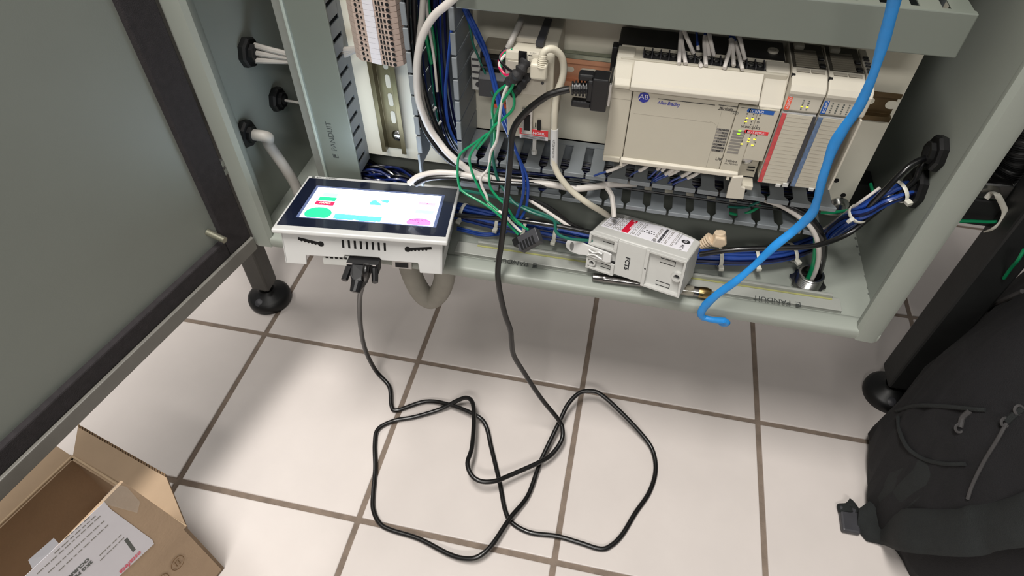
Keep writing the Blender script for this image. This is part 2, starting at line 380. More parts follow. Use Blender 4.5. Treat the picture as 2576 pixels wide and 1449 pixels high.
build(MB().lathe((-0.304, YP-0.001, 0.4455), (0,-1,0), [(0,0.008),(0.001,0.0085),(0.0025,0.0075),(0.0045,0.004),(0.0046,0)], 20), 'rail_screw', CHROME, dv, smooth=True)
dh = thing('din_rail', 'horizontal copper-tinted mounting rail behind the converter and controller', 'rail', (0.05, YP, 0.55))
ZR = 0.571
prof = [(.0175,.0085),(.0175,.0075),(.0125,.0075),(.0125,.0),(-.0125,.0),(-.0125,.0075),(-.0175,.0075),(-.0175,.0085),(-.0115,.0085),(-.0115,.001),(.0115,.001),(.0115,.0085)]
build(MB().yz([(YP-b, ZR+a) for a, b in prof], -0.186, 0.10), 'rail_profile', CUR, dh, bevel=0.0003)
build(MB().yz([(YP-b, ZR+a) for a, b in prof], 0.10, 0.285), 'rail_end_section', mat('brown_rail', (96,80,56), .35, metal=.7, var=.2), dh, bevel=0.0003)
build(MB().box(-0.085, -0.02, YP-0.010, YP-0.001, ZR+0.0178, ZR+0.024), 'rail_upper_edge', mat('greenish_zinc', (150,156,140), .25, metal=.7, var=.25, scale=90), dh, bevel=0.001)
for k in range(4): build(slot(MB(), -0.08+k*0.0262, ZR, YP-0.001, vert=False), 'slot', PANEL, dh)
build(slot(MB(), 0.254, ZR+0.002, YP-0.001, w=.004, h=.009, vert=False), 'slot', PANEL, dh); build(slot(MB(), 0.2815, ZR, YP-0.001, w=.005, h=.0065, vert=False), 'slot', PANEL, dh)


# ================================================================== TERMINAL BLOCKS (vertical stack on the vertical rail)
TBX0, TBX1, TBZ0, TBP = -0.313, -0.259, 0.586, 0.0062
tb_group = 'terminal blocks on the vertical rail'
def make_tb():
    t = thing('terminal_block', 'beige slim terminal block in the stack clipped to the vertical rail', 'terminal', (-0.288, 0.66, TBZ0), group=tb_group)
    prof = [(-.330,.695),(-.330,.676),(-.3235,.668),(-.3185,.648),(-.309,.640),(-.266,.634),(-.2585,.640),(-.2545,.655),(-.2545,.675),(-.262,.684),(-.270,.695)]
    build(MB().xy(prof, TBZ0, TBZ0+TBP-0.0005), 'body', TAN, t)
    fx = [(-.3035, .001,.0016),(-.2985,.0012,.0012)]
    def fy(x):  # surface y at x
        P = prof[4:6]; a = (x-P[0][0])/(P[1][0]-P[0][0]); return P[0][1] + a*(P[1][1]-P[0][1])
    ez = ZA; exx = Vector((P1[0]-P0[0], P1[1]-P0[1], 0)).normalized() if False else Vector((.043,-.006,0)).normalized()
    mk = MB(); plate(mk, (-.295, fy(-.295), TBZ0), exx, ez, 0, 0.0125, 0.0, TBP-0.0003, th=0.0012)
    build(mk, 'marker_tag', PAPER, t)
    h = MB()
    disc(h, (-.3045, fy(-.3045), TBZ0+.003), exx, ez, 0, 0, .0016, .0022, n=10)
    disc(h, (-.2995, fy(-.2995), TBZ0+.002), exx, ez, 0, 0, .0012, .0014, n=8)
    plate(h, (-.2805, fy(-.2805), TBZ0+.0008), exx, ez, 0, .0022, 0, .0042)
    plate(h, (-.2768, fy(-.2768), TBZ0+.0004), exx, ez, 0, .0022, 0, .0042)
    plate(h, (-.2728, fy(-.2728), TBZ0+.0010), exx, ez, 0, .0026, 0, .0036)
    disc(h, (-.2662, fy(-.2668), TBZ0+.0028), exx, ez, 0, 0, .0023, .0021, n=12)
    build(h, 'clamp_opening', HOLE, t)
    return t
tb0 = make_tb()
tbkids = list(tb0.children)
for k in range(1, 24):
    r = tb0.copy(); COL.objects.link(r); M = Matrix.Translation((0,0,TBP*k)) @ WM[tb0.name]; r.matrix_world = M; WM[r.name] = M
    for ch in tbkids:
        c = ch.copy(); COL.objects.link(c); c.parent = r; c.matrix_parent_inverse = WM[tb0.name].inverted(); WM[c.name] = Matrix.Translation((0,0,TBP*k))
tb0['label'] = 'lowest beige terminal block at the bottom end of the stack on the vertical rail'; del tb0['group']

# ================================================================== OPEN DUCTS
def hook_finger_x(name_parent, x, wall_z, s, w, y0=0.63, y1=None, lowz=None):
    pass
hd = thing('wiring_duct', 'open horizontal grey slotted wiring duct below the controller', 'wiring duct', (0.03, 0.665, 0.434))
ZLO, ZHI, HX0, HX1, HY = 0.434, 0.4735, -0.200, 0.252, 0.632
build(MB().box(HX0, HX1, YP-0.003, YP, ZLO, ZHI), 'duct_base', DUCT, hd)
build(MB().box(HX0, HX1, YP-0.012, YP, ZHI-0.0016, ZHI), 'upper_wall_root', DUCT, hd)
build(MB().box(HX0, HX1, YP-0.012, YP, ZLO, ZLO+0.0016), 'lower_wall_root', DUCT, hd)
build(MB().box(HX1-0.0015, HX1, HY, YP, ZLO, ZHI), 'end_wall', DUCT, hd) if False else None
def fing(zb, name):
    # finger lying along y, from panel root to hook, hook turned over the front
    mb = MB()
    poly = [(-.0082, YP-.011), (.0082, YP-.011), (.0082, HY+.008), (.0118, HY+.004), (.0125, HY), (-.0125, HY), (-.0118, HY+.004), (-.0082, HY+.008)]
    mb.xy(poly, zb-0.0016, zb)
    mb.box(-.0122, .0122, HY-0.0022, HY, zb-0.0048, zb+0.0012)
    return mb
NF = 17; pitch = (HX1-HX0)/NF
fu = fl2 = None
for k in range(NF):
    x = HX0 + pitch*(k+0.5)
    dz = random.uniform(-.0007,.0007)
    if fu is None:
        fu = build(fing(ZHI, 'f'), 'finger', DUCT, hd, bevel=0.0006, segs=1); fu.matrix_parent_inverse = WM[hd.name].inverted(); fu.location = (x,0,dz)
        fl2 = build(fing(ZLO, 'f'), 'finger', DUCT, hd, bevel=0.0006, segs=1); fl2.matrix_parent_inverse = WM[hd.name].inverted(); fl2.location = (x,0,dz)
    else:
        inst(fu, Vector((x, 0, dz)), hd); inst(fl2, Vector((x+random.uniform(-.0006,.0006), random.uniform(-.0015,.0015), -dz)), hd)
# vertical open duct
vd = thing('wiring_duct', 'open vertical grey slotted wiring duct packed with dark wires', 'wiring duct', (-0.21, 0.66, 0.46))
VX0, VX1, VY = -0.248, -0.192, 0.628
build(MB().box(VX0, VX1, YP-0.003, YP, 0.43, 1.08), 'duct_base', DUCT, vd)
def fingv(x, s):
    mb = MB()
    poly = [(YP-.001, -.0122), (YP-.001, .0122), (VY+.008, .0122), (VY+.004, .0128), (VY, .0128), (VY, -.0128), (VY+.004, -.0128), (VY+.008, -.0122)]
    mb.prism([(x-.0009, a, b) for a, b in poly], (.0018, 0, 0))
    mb.box(x-(.005 if s < 0 else .001), x+(.001 if s < 0 else .005), VY-.0022, VY, -.0122, .0122)
    return mb
g1 = g2 = None
for k in range(22):
    z = 0.489 + 0.0272*k
    if g1 is None:
        g1 = build(fingv(VX1, -1), 'finger', DUCT, vd, bevel=0.0006, segs=1); g1.matrix_parent_inverse = WM[vd.name].inverted(); g1.location = (0,0,z)
        g2 = build(fingv(VX0, 1), 'finger', DUCT, vd, bevel=0.0006, segs=1); g2.matrix_parent_inverse = WM[vd.name].inverted(); g2.location = (0,0,z)
    else:
        inst(g1, Vector((0, random.uniform(-.001,.001), z)), vd)
        inst(g2, Vector((0, 0, z)), vd)
build(MB().box(VX0-.001, VX0+.001, VY, VY+.04, .455, .479).box(VX0-.0015, VX0+.0015, VY-.003, VY+.004, .425, .475), 'bent_finger', DUCT, vd, bevel=.0005)
lay = MB()
for (u, v, a) in [(1082,290,0),(1095,325,0),(1103,360,0)]:
    p = PY(u, v, 0.645); q = PY(u+14, v-20, 0.645); lay.tube([p, q], 0.0016, smooth=False, n=6)
build(lay, 'broken_finger', WHP, vd)
# upper covered duct
ud = thing('wiring_duct', 'closed horizontal grey wiring duct with plain cover above the controller', 'wiring duct', (0.05, 0.66, 0.667))
UX0, UX1 = -0.187, 0.283
build(MB().box(UX0, UX1, 0.620, 0.623, 0.667, 0.707), 'cover', DUCTC, ud, bevel=0.0012)
build(MB().box(UX0, UX1, 0.620, 0.628, 0.705, 0.7075), 'cover_top_edge', DUCTC, ud, bevel=0.001)
build(MB().box(UX0, UX1, 0.660, YP, 0.7045, 0.7065), 'upper_wall', DUCTC, ud)
mbf = MB().box(-.0095, .0095, .625, .661, 0.7045, 0.7065); f0 = None
for k in range(18):
    x = UX1-0.010-0.0262*k
    if f0 is None: f0 = build(mbf, 'finger', DUCTC, ud, bevel=.0005, segs=1); f0.matrix_parent_inverse = WM[ud.name].inverted(); f0.location = (x,0,0)
    else: inst(f0, Vector((x,0,0)), ud)
build(MB().box(UX0, UX1, 0.624, YP, 0.668, 0.670), 'lower_wall', DUCT, ud)
build(MB().box(UX0, UX1, YP-.003, YP, 0.669, 0.7045), 'duct_base', DUCT, ud)

# loose duct cover lying on the floor pan
lcv = thing('loose_duct_cover', 'long loose grey duct cover lying lettered side up along the front of the cabinet floor', 'duct cover', (0.05, 0.60, ZF))
cvr = build(MB().box(-0.20, 0.296, YF+.0260, 0.609, ZF+0.0040, ZF+0.0060), 'cover_face', COVF, lcv, bevel=0.0006)
build(MB().box(-0.172, 0.286, 0.6065, 0.6105, ZF+0.001, ZF+0.0115), 'rear_edge_rib', COVF, lcv, bevel=0.0008)
build(MB().box(-0.172, 0.286, 0.6038, 0.6064, ZF+0.0061, ZF+0.0066), 'green_seam', mat('olive_residue', (150,150,96), .6, var=.2), lcv)
build(MB().box(-0.20, 0.296, YF+.0265, YF+.028, ZF+0.0005, ZF+0.0040), 'front_edge_rib', COVF, lcv)
zt = ZF+0.0061
for (u, v) in [(1352,664),(2013,761)]:
    p = PZ(u, v, zt); panduit((p.x, p.y, zt), -XA, -YA, 0.0108, mat('dark_grey_ink', (52, 56, 54), .7), cvr)

# ================================================================== CONTROLLER
PX0, PXS, PX1, PF = -0.021, 0.1085, 0.150, 0.615
plc = thing('logic_controller', 'wide warm-grey programmable controller with hinged front cover and yellow indicator lights', 'controller', (0.06, 0.66, 0.512))
build(MB().box(PX0+0.004, PX1-.001, 0.630, 0.690, 0.512, 0.6285), 'body', PLC, plc, bevel=0.001)
prof = [(PF,.5175),(PF,.6055),(PF+.002,.6075),(.631,.6285),(.631,.5145),(PF+.002,.5145)]
shell = build(MB().yz(prof, PX0, PX0+0.0215), 'left_end_cover', PLC, plc, bevel=0.0012)
prof2 = [(PF,.5175),(PF,.6055),(.631,.6055),(.631,.5145),(PF+.002,.5145)]
front = build(MB().yz(prof2, PX0+0.0222, PXS-0.0004), 'front_cover', PLC, plc, bevel=0.0012)
# right section with lower recess
prof3 = [(PF,.5145),(PF,.597),(PF+.003,.600),(PF+.006,.612),(.640,.631),(.640,.5145)]
build(MB().yz([(PF,.5145),(PF,.5985),(.631,.5985),(.631,.5145)], PXS, 0.1292), 'indicator_cover', PLC, plc, bevel=0.001)
build(MB().yz([(PF,.5345),(PF,.5985),(.631,.5985),(.631,.5345)], 0.1292, PX1), 'indicator_cover', PLC, plc, bevel=0.001)
build(MB().yz([(PF,.5985),(PF+.003,.6015),(.634,.630),(.650,.632),(.650,.5985)], 0.1275, PX1+.001), 'right_shoulder', PLCL, plc, bevel=0.002)
# top terminal flap
build(MB().yz([(.6105,.6035),(.6095,.6085),(.6115,.6115),(.6145,.6125),(.6265,.6290),(.6285,.6275),(.617,.6065),(.6145,.6035)], -0.0025, 0.1258), 'terminal_flap', PLCL, plc, bevel=0.0008)
build(MB().yz([(.616,.6085),(.6265,.6265),(.631,.6265),(.631,.6085)], -0.0025, 0.1258), 'flap_backing', PLC, plc)
build(MB().yz([(.612,.6035),(.612,.6075),(.6175,.6125),(.634,.631),(.650,.631),(.650,.6035)], PX0, -0.0028), 'left_shoulder', PLC, plc, bevel=0.0012)
# bottom hinge flap
hf = build(MB().yz([(.6115,.5115),(.6115,.5165),(.616,.518),(.6175,.514),(.6165,.511)], -0.001, 0.1290), 'lower_hinge_flap', PLCL, plc, bevel=0.001)
build(MB().box(-0.001,0.002,.612,.6165,.507,.5125).box(0.118,0.121,.612,.6165,.507,.5125), 'hinge_peg', PLCL, hf)
build(MB().yz([(.6125,.511),(.6125,.5175),(.617,.5175),(.617,.511)], PX0, -0.0015), 'lower_left_foot', PLC, plc, bevel=0.001)
# terminal bay on top; rear block painted black for shadow on the slots
build(MB().box(0.006, 0.1285, 0.6335, 0.650, 0.6286, 0.6288), 'terminal_bay', HOLE, plc)
build(MB().box(PX0-.001, 0.148, 0.652, 0.695, 0.560, 0.6305), 'rear_housing', BLACKP, plc, bevel=0.0015)
build(MB().box(PX0+0.003, 0.146, 0.6505, 0.6525, 0.6, 0.6315), 'rear_ledge', PLC, plc, bevel=0.0005)
ts = None
for k in range(14):
    x = 0.010 + 0.0086*k
    m_ = MB().lathe((0, .6415, .6288), (0,0,1), [(0,.0032),(.002,.0032),(.0025,.0025),(.0026,0)], 12)
    if ts is None: ts = build(m_, 'terminal_screw', ZINC, plc, smooth=True); ts.matrix_parent_inverse = WM[plc.name].inverted(); ts.location = (x,0,0)
    else: inst(ts, Vector((x, random.uniform(-.001,.001), 0)), plc)
mb = MB()
for k in range(15): mb.box(0.005+0.0086*k, 0.0062+0.0086*k, .634, .650, .6288, .6318)
build(mb, 'terminal_divider', DKP, plc)
build(MB().lathe((0.136, .672, .6305), (0,0,1), [(0,.0055),(.002,.0055),(.002,.003),(.0005,.003),(.0004,0)], 18), 'mounting_eyelet', PLCL, plc, smooth=True)
# black screw post beside the left shoulder
build(MB().box(PX0-.006, PX0-.0005, .640, .652, .606, .634), 'side_latch', BLACKP, plc, bevel=.001)
# printing on front: plane y = PF, ex=+x, ey=+z -> normal -y
yf = PF
def fp(mb, x0, x1, z0, z1, th=.0002): return plate(mb, (0, yf, 0), XA, ZA, x0, x1, z0, z1, th)
def ftxt(t, size, x, z, m, parent, **k): return build(text_mb(t, size, (x, yf, z), XA, ZA, **k), 'printed_lettering', m, parent)
lb = PY(1620, 245, yf)
mb = MB(); disc(mb, (lb.x, yf, lb.z), XA, ZA, 0, 0, .0060, .0062, n=8); logo = build(mb, 'printed_emblem', LOGOB, front)
logo['label'] = 'blue octagonal emblem'
build(text_mb('AB', .0078, (lb.x-.0001, yf-.0003, lb.z-.0018), XA, ZA, align='CENTER'), 'emblem_letters', PAPER, front)
a, b = PY(1655, 248, yf), PY(1799, 263, yf)
mb = MB(); fp(mb, a.x, b.x, a.z-.0003, a.z+.0003)
c_, d_ = PY(1808,264,yf), PY(1857,269,yf); fp(mb, c_.x, d_.x, c_.z-.0003, c_.z+.0003)
c_, d_ = PY(1806,275,yf), PY(1852,281,yf); fp(mb, c_.x, d_.x, c_.z-.0002, c_.z+.0002)
build(mb, 'printed_rule', INK, front)
p = PY(1654, 261, yf); ftxt('Allen-Bradley', .0058, p.x, p.z, LOGOB, front, bold=.0001, shear=.2, sx=.72)
p = PY(1809, 275, yf); ftxt('MicroLogix', .0042, p.x, p.z+.0004, INK, front, bold=.00008, sx=.72)
p = PY(1836, 286, yf); ftxt('1500', .0042, p.x, p.z, GINK, front)
p = PY(1799, 402, yf); ftxt('LRP', .0046, p.x, p.z, INK, front, bold=.00005)
p = PY(1824, 406, yf); ftxt('24BWA', .0040, p.x, p.z, INK, front)
p = PY(1822, 412, yf); ftxt('AC POWER', .0028, p.x, p.z, INK, front)
# thin grooves
gr = mat('groove_shadow_plastic', (150, 144, 132), .7)
mb = MB(); p = PY(1594, 285, yf); q = PY(1790, 305, yf)
fp(mb, p.x, q.x, p.z-.00012, p.z+.00012, th=.00008); 
fp(mb, .0935, .0938, .5185, .576, th=.00008); fp(mb, .0935, .0938, .582, .6045, th=.00008)
fp(mb, PX0+.001, PX0+.0215, .5900, .5904, th=.00008); fp(mb, PX0+.001, PX0+.0215, .6050, .6054, th=.00008)
for i in range(7):
    a0 = math.pi/2*i/7; a1 = math.pi/2*(i+1)/7; R_ = .009; cx0, cz0 = .0848, .5715
    P = [(cx0+.008+R_*0 - R_ + R_*math.sin(a0)+.001, cz0+R_*math.cos(a0)-.0045), (cx0+.008 - R_ + R_*math.sin(a1)+.001, cz0+R_*math.cos(a1)-.0045)]
    A, B = Vector((P[0][0], yf, P[0][1])), Vector((P[1][0], yf, P[1][1])); ex = (B-A); plate(mb, A, ex, Vector((0,-1,0)).cross(ex), 0, ex.length, -.0001, .0001, .00008)
build(mb, 'cover_groove', gr, front)
build(MB().xz([(.040,.6035),(.0595,.6035),(.058,.6022),(.0415,.6022)], yf-.0008, yf), 'finger_notch', PLCL, front)
# status rows
rows = ['POWER','RUN','FAULT','FORCE','BAT.LO','COMM 0','DCOMM','COMM 1']
sb = MB(); st = MB(); sb2 = MB()
for k, t in enumerate(rows):
    L = PY(1827-2.2*k, 327.5+7.4*k, yf); zc = L.z
    fp(sb, .0935, .1065, zc-.0013, zc+.0013); fp(sb2, .1105, .1225, zc-.0014, zc+.0012)
    tm = text_mb(t, .0030, (.1062, yf-.0003, zc-.001), XA, ZA, align='RIGHT', bold=.00005); st.add(tm.v, tm.f)
build(sb, 'status_strip', LINK, front); build(sb2, 'status_window', LINK, plc); build(st, 'printed_lettering', INK, front)
led = MB()
for (u, v) in [(1861,329),(1858,336.5)]: p = PY(u, v, yf); fp(led, p.x-.0015, p.x+.0015, p.z-.0006, p.z+.0006, th=.0006)
build(led, 'indicator_light', LEDG, plc, label='lit green indicator')
led = MB()
for (u, v) in [(1879.5,297),(1876,305.5),(1893,298.5),(1865.5,362),(1884,349),(1882,356),(1898,350),(1892.5,365)]:
    p = PY(u, v, yf); fp(led, p.x-.0012, p.x+.0012, p.z-.0005, p.z+.0005, th=.0006)
build(led, 'indicator_light', LEDY, plc, label='lit yellow indicators')
def pill(u0, v0, u1, h, m, parent, txt, col=PAPER):
    a = PY(u0, v0, yf); b = PY(u1, v0, yf); mb = MB(); fp(mb, a.x, b.x, a.z-h/2, a.z+h/2)
    disc(mb, (a.x, yf, a.z), XA, ZA, 0, 0, h/2, h/2, th=.0002)
    o = build(mb, 'printed_label', m, parent); build(text_mb(txt, h*.95, (a.x+.001, yf-.0003, a.z-h*.33), XA, ZA, bold=.00006, sx=.62), 'printed_lettering', col, parent)
pill(1885, 278, 1950, .0045, BLUEI, plc, 'DC INPUTS'); pill(1877, 330.5, 1935, .0042, REDI, plc, 'RELAY OUTPUTS')
p = PY(1863, 320, yf); ftxt('24V SINK / SOURCE', .0036, p.x, p.z, INK, plc, bold=.00005, sx=.62)
nums = MB()
for (u0, v0, u1, v1, L) in [(1880,288,1873,312,['0','1','2','3']),(1896,290,1888,316,['4','5','6','7']),(1912,292,1901,318,['8','9','10','11']),(1873,338,1864,366,['0','1','2','3']),(1889,341,1880,366,['4','5','6','7']),(1903,343,1894,368,['8','9','10','11'])]:
    for k, t in enumerate(L):
        p = PY(u0+(u1-u0)*k/3, v0+(v1-v0)*k/3, yf); tm = text_mb(t, .0028, (p.x-.001, yf, p.z), XA, ZA, bold=.00005); nums.add(tm.v, tm.f)
build(nums, 'printed_numbers', INK, plc)
mb = MB(); a = PY(1865,270,yf); b = PY(1952,279,yf); fp(mb, a.x, b.x, a.z-.0002, a.z+.0002); build(mb, 'printed_rule', GINK, plc)
# recess with screw and hanging latch, lower right
build(MB().box(0.1292, 0.1495, 0.628, 0.632, .504, .5345), 'recess_plate', PLC, plc)
build(MB().lathe((0.1355, .628, .529), (0,-1,0), [(0,.0065),(.004,.0065),(.005,.005),(.0051,0)], 20), 'captive_screw', ZINC, plc, smooth=True)
build(MB().box(.1395,.1475,.6268,.6275,.5165,.5178).box(.1395,.1475,.6268,.6275,.5125,.5135), 'vent_slot', HOLE, plc)
lt = build(MB().xz([(.1235,.514),(.1345,.5165),(.1355,.503),(.141,.501),(.1425,.4855),(.1235,.4845),(.1225,.5)], .6085, .6125), 'hanging_latch', PLCL, plc, bevel=.0008)
build(MB().box(.1295,.1490,.612,.628,.497,.503), 'latch_bracket', PLC, plc, bevel=.001)

# ---- I/O modules
def io_module(x0, label, strip, winm, wintxt, leds, bank):
    x1 = x0+0.0338
    t = thing('input_output_module', label, 'module', (x0+.017, .66, .508))
    prof = [(.617,.511),(.617,.598),(.6145,.600),(.6145,.6145),(.6125,.619),(.6125,.622),(.616,.627),(.628,.6325),(.636,.634),(.690,.634),(.690,.511)]
    body = build(MB().yz(prof, x0, x1), 'body', PLCL, t, bevel=.0012)
    # vents on top
    mb = MB()
    for k in range(8): mb.box(x0+.004, x1-.008, .6395+k*.0045, .6420+k*.0045, .634, .6352)
    build(mb, 'vent_rib', mat('vent_plastic', (128,122,108), .6), body)
    build(MB().box(x0+.001, x1-.001, .638, .688, .6338, .6342), 'vent_floor', mat('vent_floor', (70,66,58), .7), body)
    build(MB().box(x0+.004, x0+.014, .672, .684, .634, .640), 'top_button', PLC, t, bevel=.002)
    build(MB().box(x1-.0075, x1-.0015, .640, .646, .634, .6365).box(x1-.0075,x1-.0015,.655,.661,.634,.6365), 'top_catch', BLACKP, t, bevel=.001)
    mb = MB()
    for a in (x0+.004, x0+.018): mb.box(a, a+.0125, .6300, .6345, .6338, .6345)
    build(mb, 'top_slot', mat('slot_grey', (150,144,132), .6), body)
    build(MB().box(x0-.0002, x0+.003, .6255,.6285,.629,.6325), 'corner_notch', HOLE, body)
    mb = MB(); 
    for a in (x0+.009, x0+.025): plate(mb, (a, .6225, .6300), XA, Vector((0,.86,.5)), -.002, .002, -.0004, .0004, .0002)
    # window
    y_ = .6145
    wn = build(MB().box(x0+.0005, x0+.0052, y_-.0004, y_, .6003, .6148), 'bank_label', winm, body)
    build(text_mb(bank, .0034, (x0+.0042, y_-.0004, .6015), ZA, -XA, bold=.00005), 'printed_lettering', PAPER, t)
    nb = MB()
    for c in range(leds[0]):
        for r_ in range(5):
            x = x0+leds[1]+c*.0052; z = .6122-r_*.0024; plate(nb, (x, y_, z), XA, ZA, -.0007-.0003*(r_%2), .0007, -.0007, .0006, .0002)
    build(nb, 'printed_numbers', GINK, t)
    if leds[2]:
        lb_ = MB()
        for c in range(2): plate(lb_, (x0+leds[1]+c*.0052, y_, .6055), XA, ZA, -.0011, .0011, -.0005, .0005, .0004)
        build(lb_, 'indicator_light', LEDY, t)
    # door
    d = build(MB().box(x0+.0003, x1-.0004, .6135, .6168, .5085, .5975), 'terminal_door', mat('clear_tinted_door', (150,150,150), .3), t, bevel=.0008)
    build(MB().box(x0+.0050, x1-.0036, .6130, .6136, .5098, .5965), 'write_on_card', PLC, d)
    mb = MB()
    for k in range(17): mb.box(x0+.0055, x1-.004, .61285, .6130, .5145+k*.0049, .5148+k*.0049)
    build(mb, 'card_rule', mat('faint_rule', (168,160,146), .7), d)
    build(MB().box(x0+.0004, x0+.0048, .6128, .6136, .5095, .5965), 'colour_strip', strip, d)
    build(MB().box(x1-.0034, x1-.0004, .6122, .6136, .5150, .5965), 'clear_edge', DKP, d)
    build(MB().box(x1-.014, x1-.009, .611, .6135, .5075, .5105).box(x1-.007,x1-.0015,.611,.6135,.5085,.5125), 'door_catch', LGP, d)
    return t
io_module(.1515, 'relay output module with red-striped door next to the wide controller', LRED, ORI, '', (2, .0165, True), 'AC/DC OUT')
io_module(.1865, 'input module with blue-striped door behind the blue strap', LBLU, BLUEI, '', (4, .009, False), 'DC INPUT')
ec = thing('module_end_cap', 'narrow light-grey end cap closing the right end of the module row', 'end cap', (.228, .66, .512))
build(MB().yz([(.630,.512),(.630,.590),(.616,.600),(.6145,.622),(.618,.627),(.636,.634),(.690,.634),(.690,.512)], .2215, .2290), 'body', PLCL, ec, bevel=.0012)
build(MB().yz([(.6135,.510),(.6135,.598),(.640,.598),(.640,.510)], .2262, .2284), 'side_flange', PLCL, ec, bevel=.0005)
mb = MB()
for k in range(6): mb.box(.2230,.2280,.640+k*.006,.6425+k*.006,.634,.6352)
build(mb, 'vent_rib', DKP, ec)

# ================================================================== FERRULED WIRES
def ferrule(pts, rs, label, group, wirem=WIREB, frac=.5, rw=.0013, r=.0021):
    P = spline(pts, 8); k = int(len(P)*frac)
    t = thing('ferruled_wire', label, 'wire', P[0], group=group)
    build(MB().tube(P[:k+1], r, smooth=False, n=8), 'marker_sleeve', WIREW, t, smooth=True)
    build(MB().tube(P[k:], rw, smooth=False, n=6), 'insulation', wirem, t, smooth=True)
tops = [(1708,160,1712,100,1716,60),(1725,160,1715,105,1712,60),(1745,135,1722,80,1718,55),(1763,165,1758,145,1752,80),(1776,165,1772,110,1775,70),(1796,140,1786,95,1782,70),(1783,142,1780,110,1778,75),(1822,172,1838,115,1836,80),(1846,165,1843,115,1842,85),(1868,175,1855,125,1846,85),(1874,150,1862,100,1858,85)]
for (a,b,c,d,e,f) in tops:
    ferrule([PZ(a,b,.631), PY(c,d,.655), PY(e,f,.668)+Vector((0,0,.0)), PY(e,f-45,.690)], 0, 'white sleeve on a blue wire rising from the top terminals of the controller', 'sleeved wires above the controller')
bots = [(1585,405,1545,425,1500,440),(1640,408,1618,425,1595,435),(1670,408,1662,418,1640,440),(1690,412,1675,420,1650,445),(1705,412,1688,430,1650,450),(1722,415,1700,432,1655,452),(1748,420,1730,436,1690,455),(1770,422,1748,440,1700,460)]
for (a,b,c,d,e,f) in bots:
    ferrule([PY(a,b-8,.634), PY(a,b,.630), PY(c,d,.620), PY(e,f,.628), PY(e-10,f+8,.640)], 0, 'white sleeve on a blue wire leaving the bottom terminals of the controller', 'sleeved wires below the controller', frac=.58)

# ================================================================== MOUNTED CONVERTER (left of the controller)
mc = thing('interface_converter', 'tall narrow light-grey converter on the rail with a red danger sticker', 'converter', (-.105, .66, .52))
CXa, CXb = -.135, -.083
build(MB().yz([(.622,.522),(.618,.560),(.615,.578),(.615,.622),(.618,.630),(.690,.637),(.690,.522)], CXa, CXb), 'body', PLC, mc, bevel=.002)
yc = .6148
def cpt(u, v): return PY(u, v, yc)
build(MB().box(CXa+.003, CXb-.007, .6140, .6150, .583, .620), 'raised_face', PLCL, mc, bevel=.002)
pp = cpt(1313, 160)
build(MB().box(cpt(1305,180).x, cpt(1325,180).x, .6115, .6145, cpt(1315,210).z, cpt(1315,128).z), 'terminal_socket', BLACKP, mc)
for (t, u, v) in [('TERM', 1333,134),('A',1331,150),('B',1331,160),('COM',1331,173),('SHD',1331,185),('CHS',1329,197)]:
    p = cpt(u, v); build(text_mb(t, .0028, (p.x, .6139, p.z), XA, ZA), 'printed_lettering', LINK, mc)
mb = MB(); p = cpt(1330,138); plate(mb, (p.x,.6139,p.z), XA, ZA, 0, .004, -.0005, .0005); p = cpt(1330,187); plate(mb, (p.x,.6139,p.z), XA, ZA, 0, .004, -.0005, .0005)
build(mb, 'printed_rule', INK, mc)
mb = MB()
for (u, v) in [(1318,203),(1365,208)]: p = cpt(u, v); disc(mb, (p.x,.6139,p.z), XA, ZA, 0, 0, .0017, .0017)
build(mb, 'indicator_light', DKP, mc)
# dial
p = cpt(1312, 243)
yd = .6175
dl = build(MB().lathe((p.x, .6185, p.z), (0,-1,0.1), [(0,.0038),(.002,.0038),(.0022,.0028),(.0023,0)], 16), 'selector_dial', PLC, mc, smooth=True)
plate(mbx := MB(), (p.x-.002, .6160, p.z), XA, ZA, 0, .004, -.0003, .0003); build(mbx, 'dial_slot', INK, dl)
nm = MB()
for k, t in enumerate(['19200','9600','4800','AUTO','2400','1200','38.4K']):
    a = math.radians(215-k*42); tm = text_mb(t, .0024, (p.x+math.cos(a)*.0085-.0025, .6162, p.z+math.sin(a)*.0075-.001), XA, ZA); nm.add(tm.v, tm.f)
build(nm, 'printed_lettering', GINK, mc)
# dsub port + switch
p = PY(1328, 300, .620)
pt = build(MB().box(p.x-.006, p.x+.006, .6150, .6200, p.z-.017, p.z+.017), 'serial_port', ZINC, mc, bevel=.001)
build(MB().box(p.x-.0035, p.x+.0035, .6142, .6152, p.z-.011, p.z+.009), 'port_socket', HOLE, pt)
build(MB().box(p.x-.0105, p.x-.0085, .6195, .6203, p.z-.007, p.z+.008).box(p.x+.0085, p.x+.0098, .6195,.6203, p.z-.009, p.z+.008), 'side_slot', HOLE, mc)
p = PY(1357, 312, .620); build(MB().box(p.x-.002, p.x+.002, .6165, .621, p.z-.006, p.z+.006), 'slide_switch', HOLE, mc)
p = PY(1365, 250, .617); build(MB().box(p.x-.007,p.x+.007,.6155,.6175,p.z-.0022,p.z+.0022), 'label_strip', PLCL, mc)
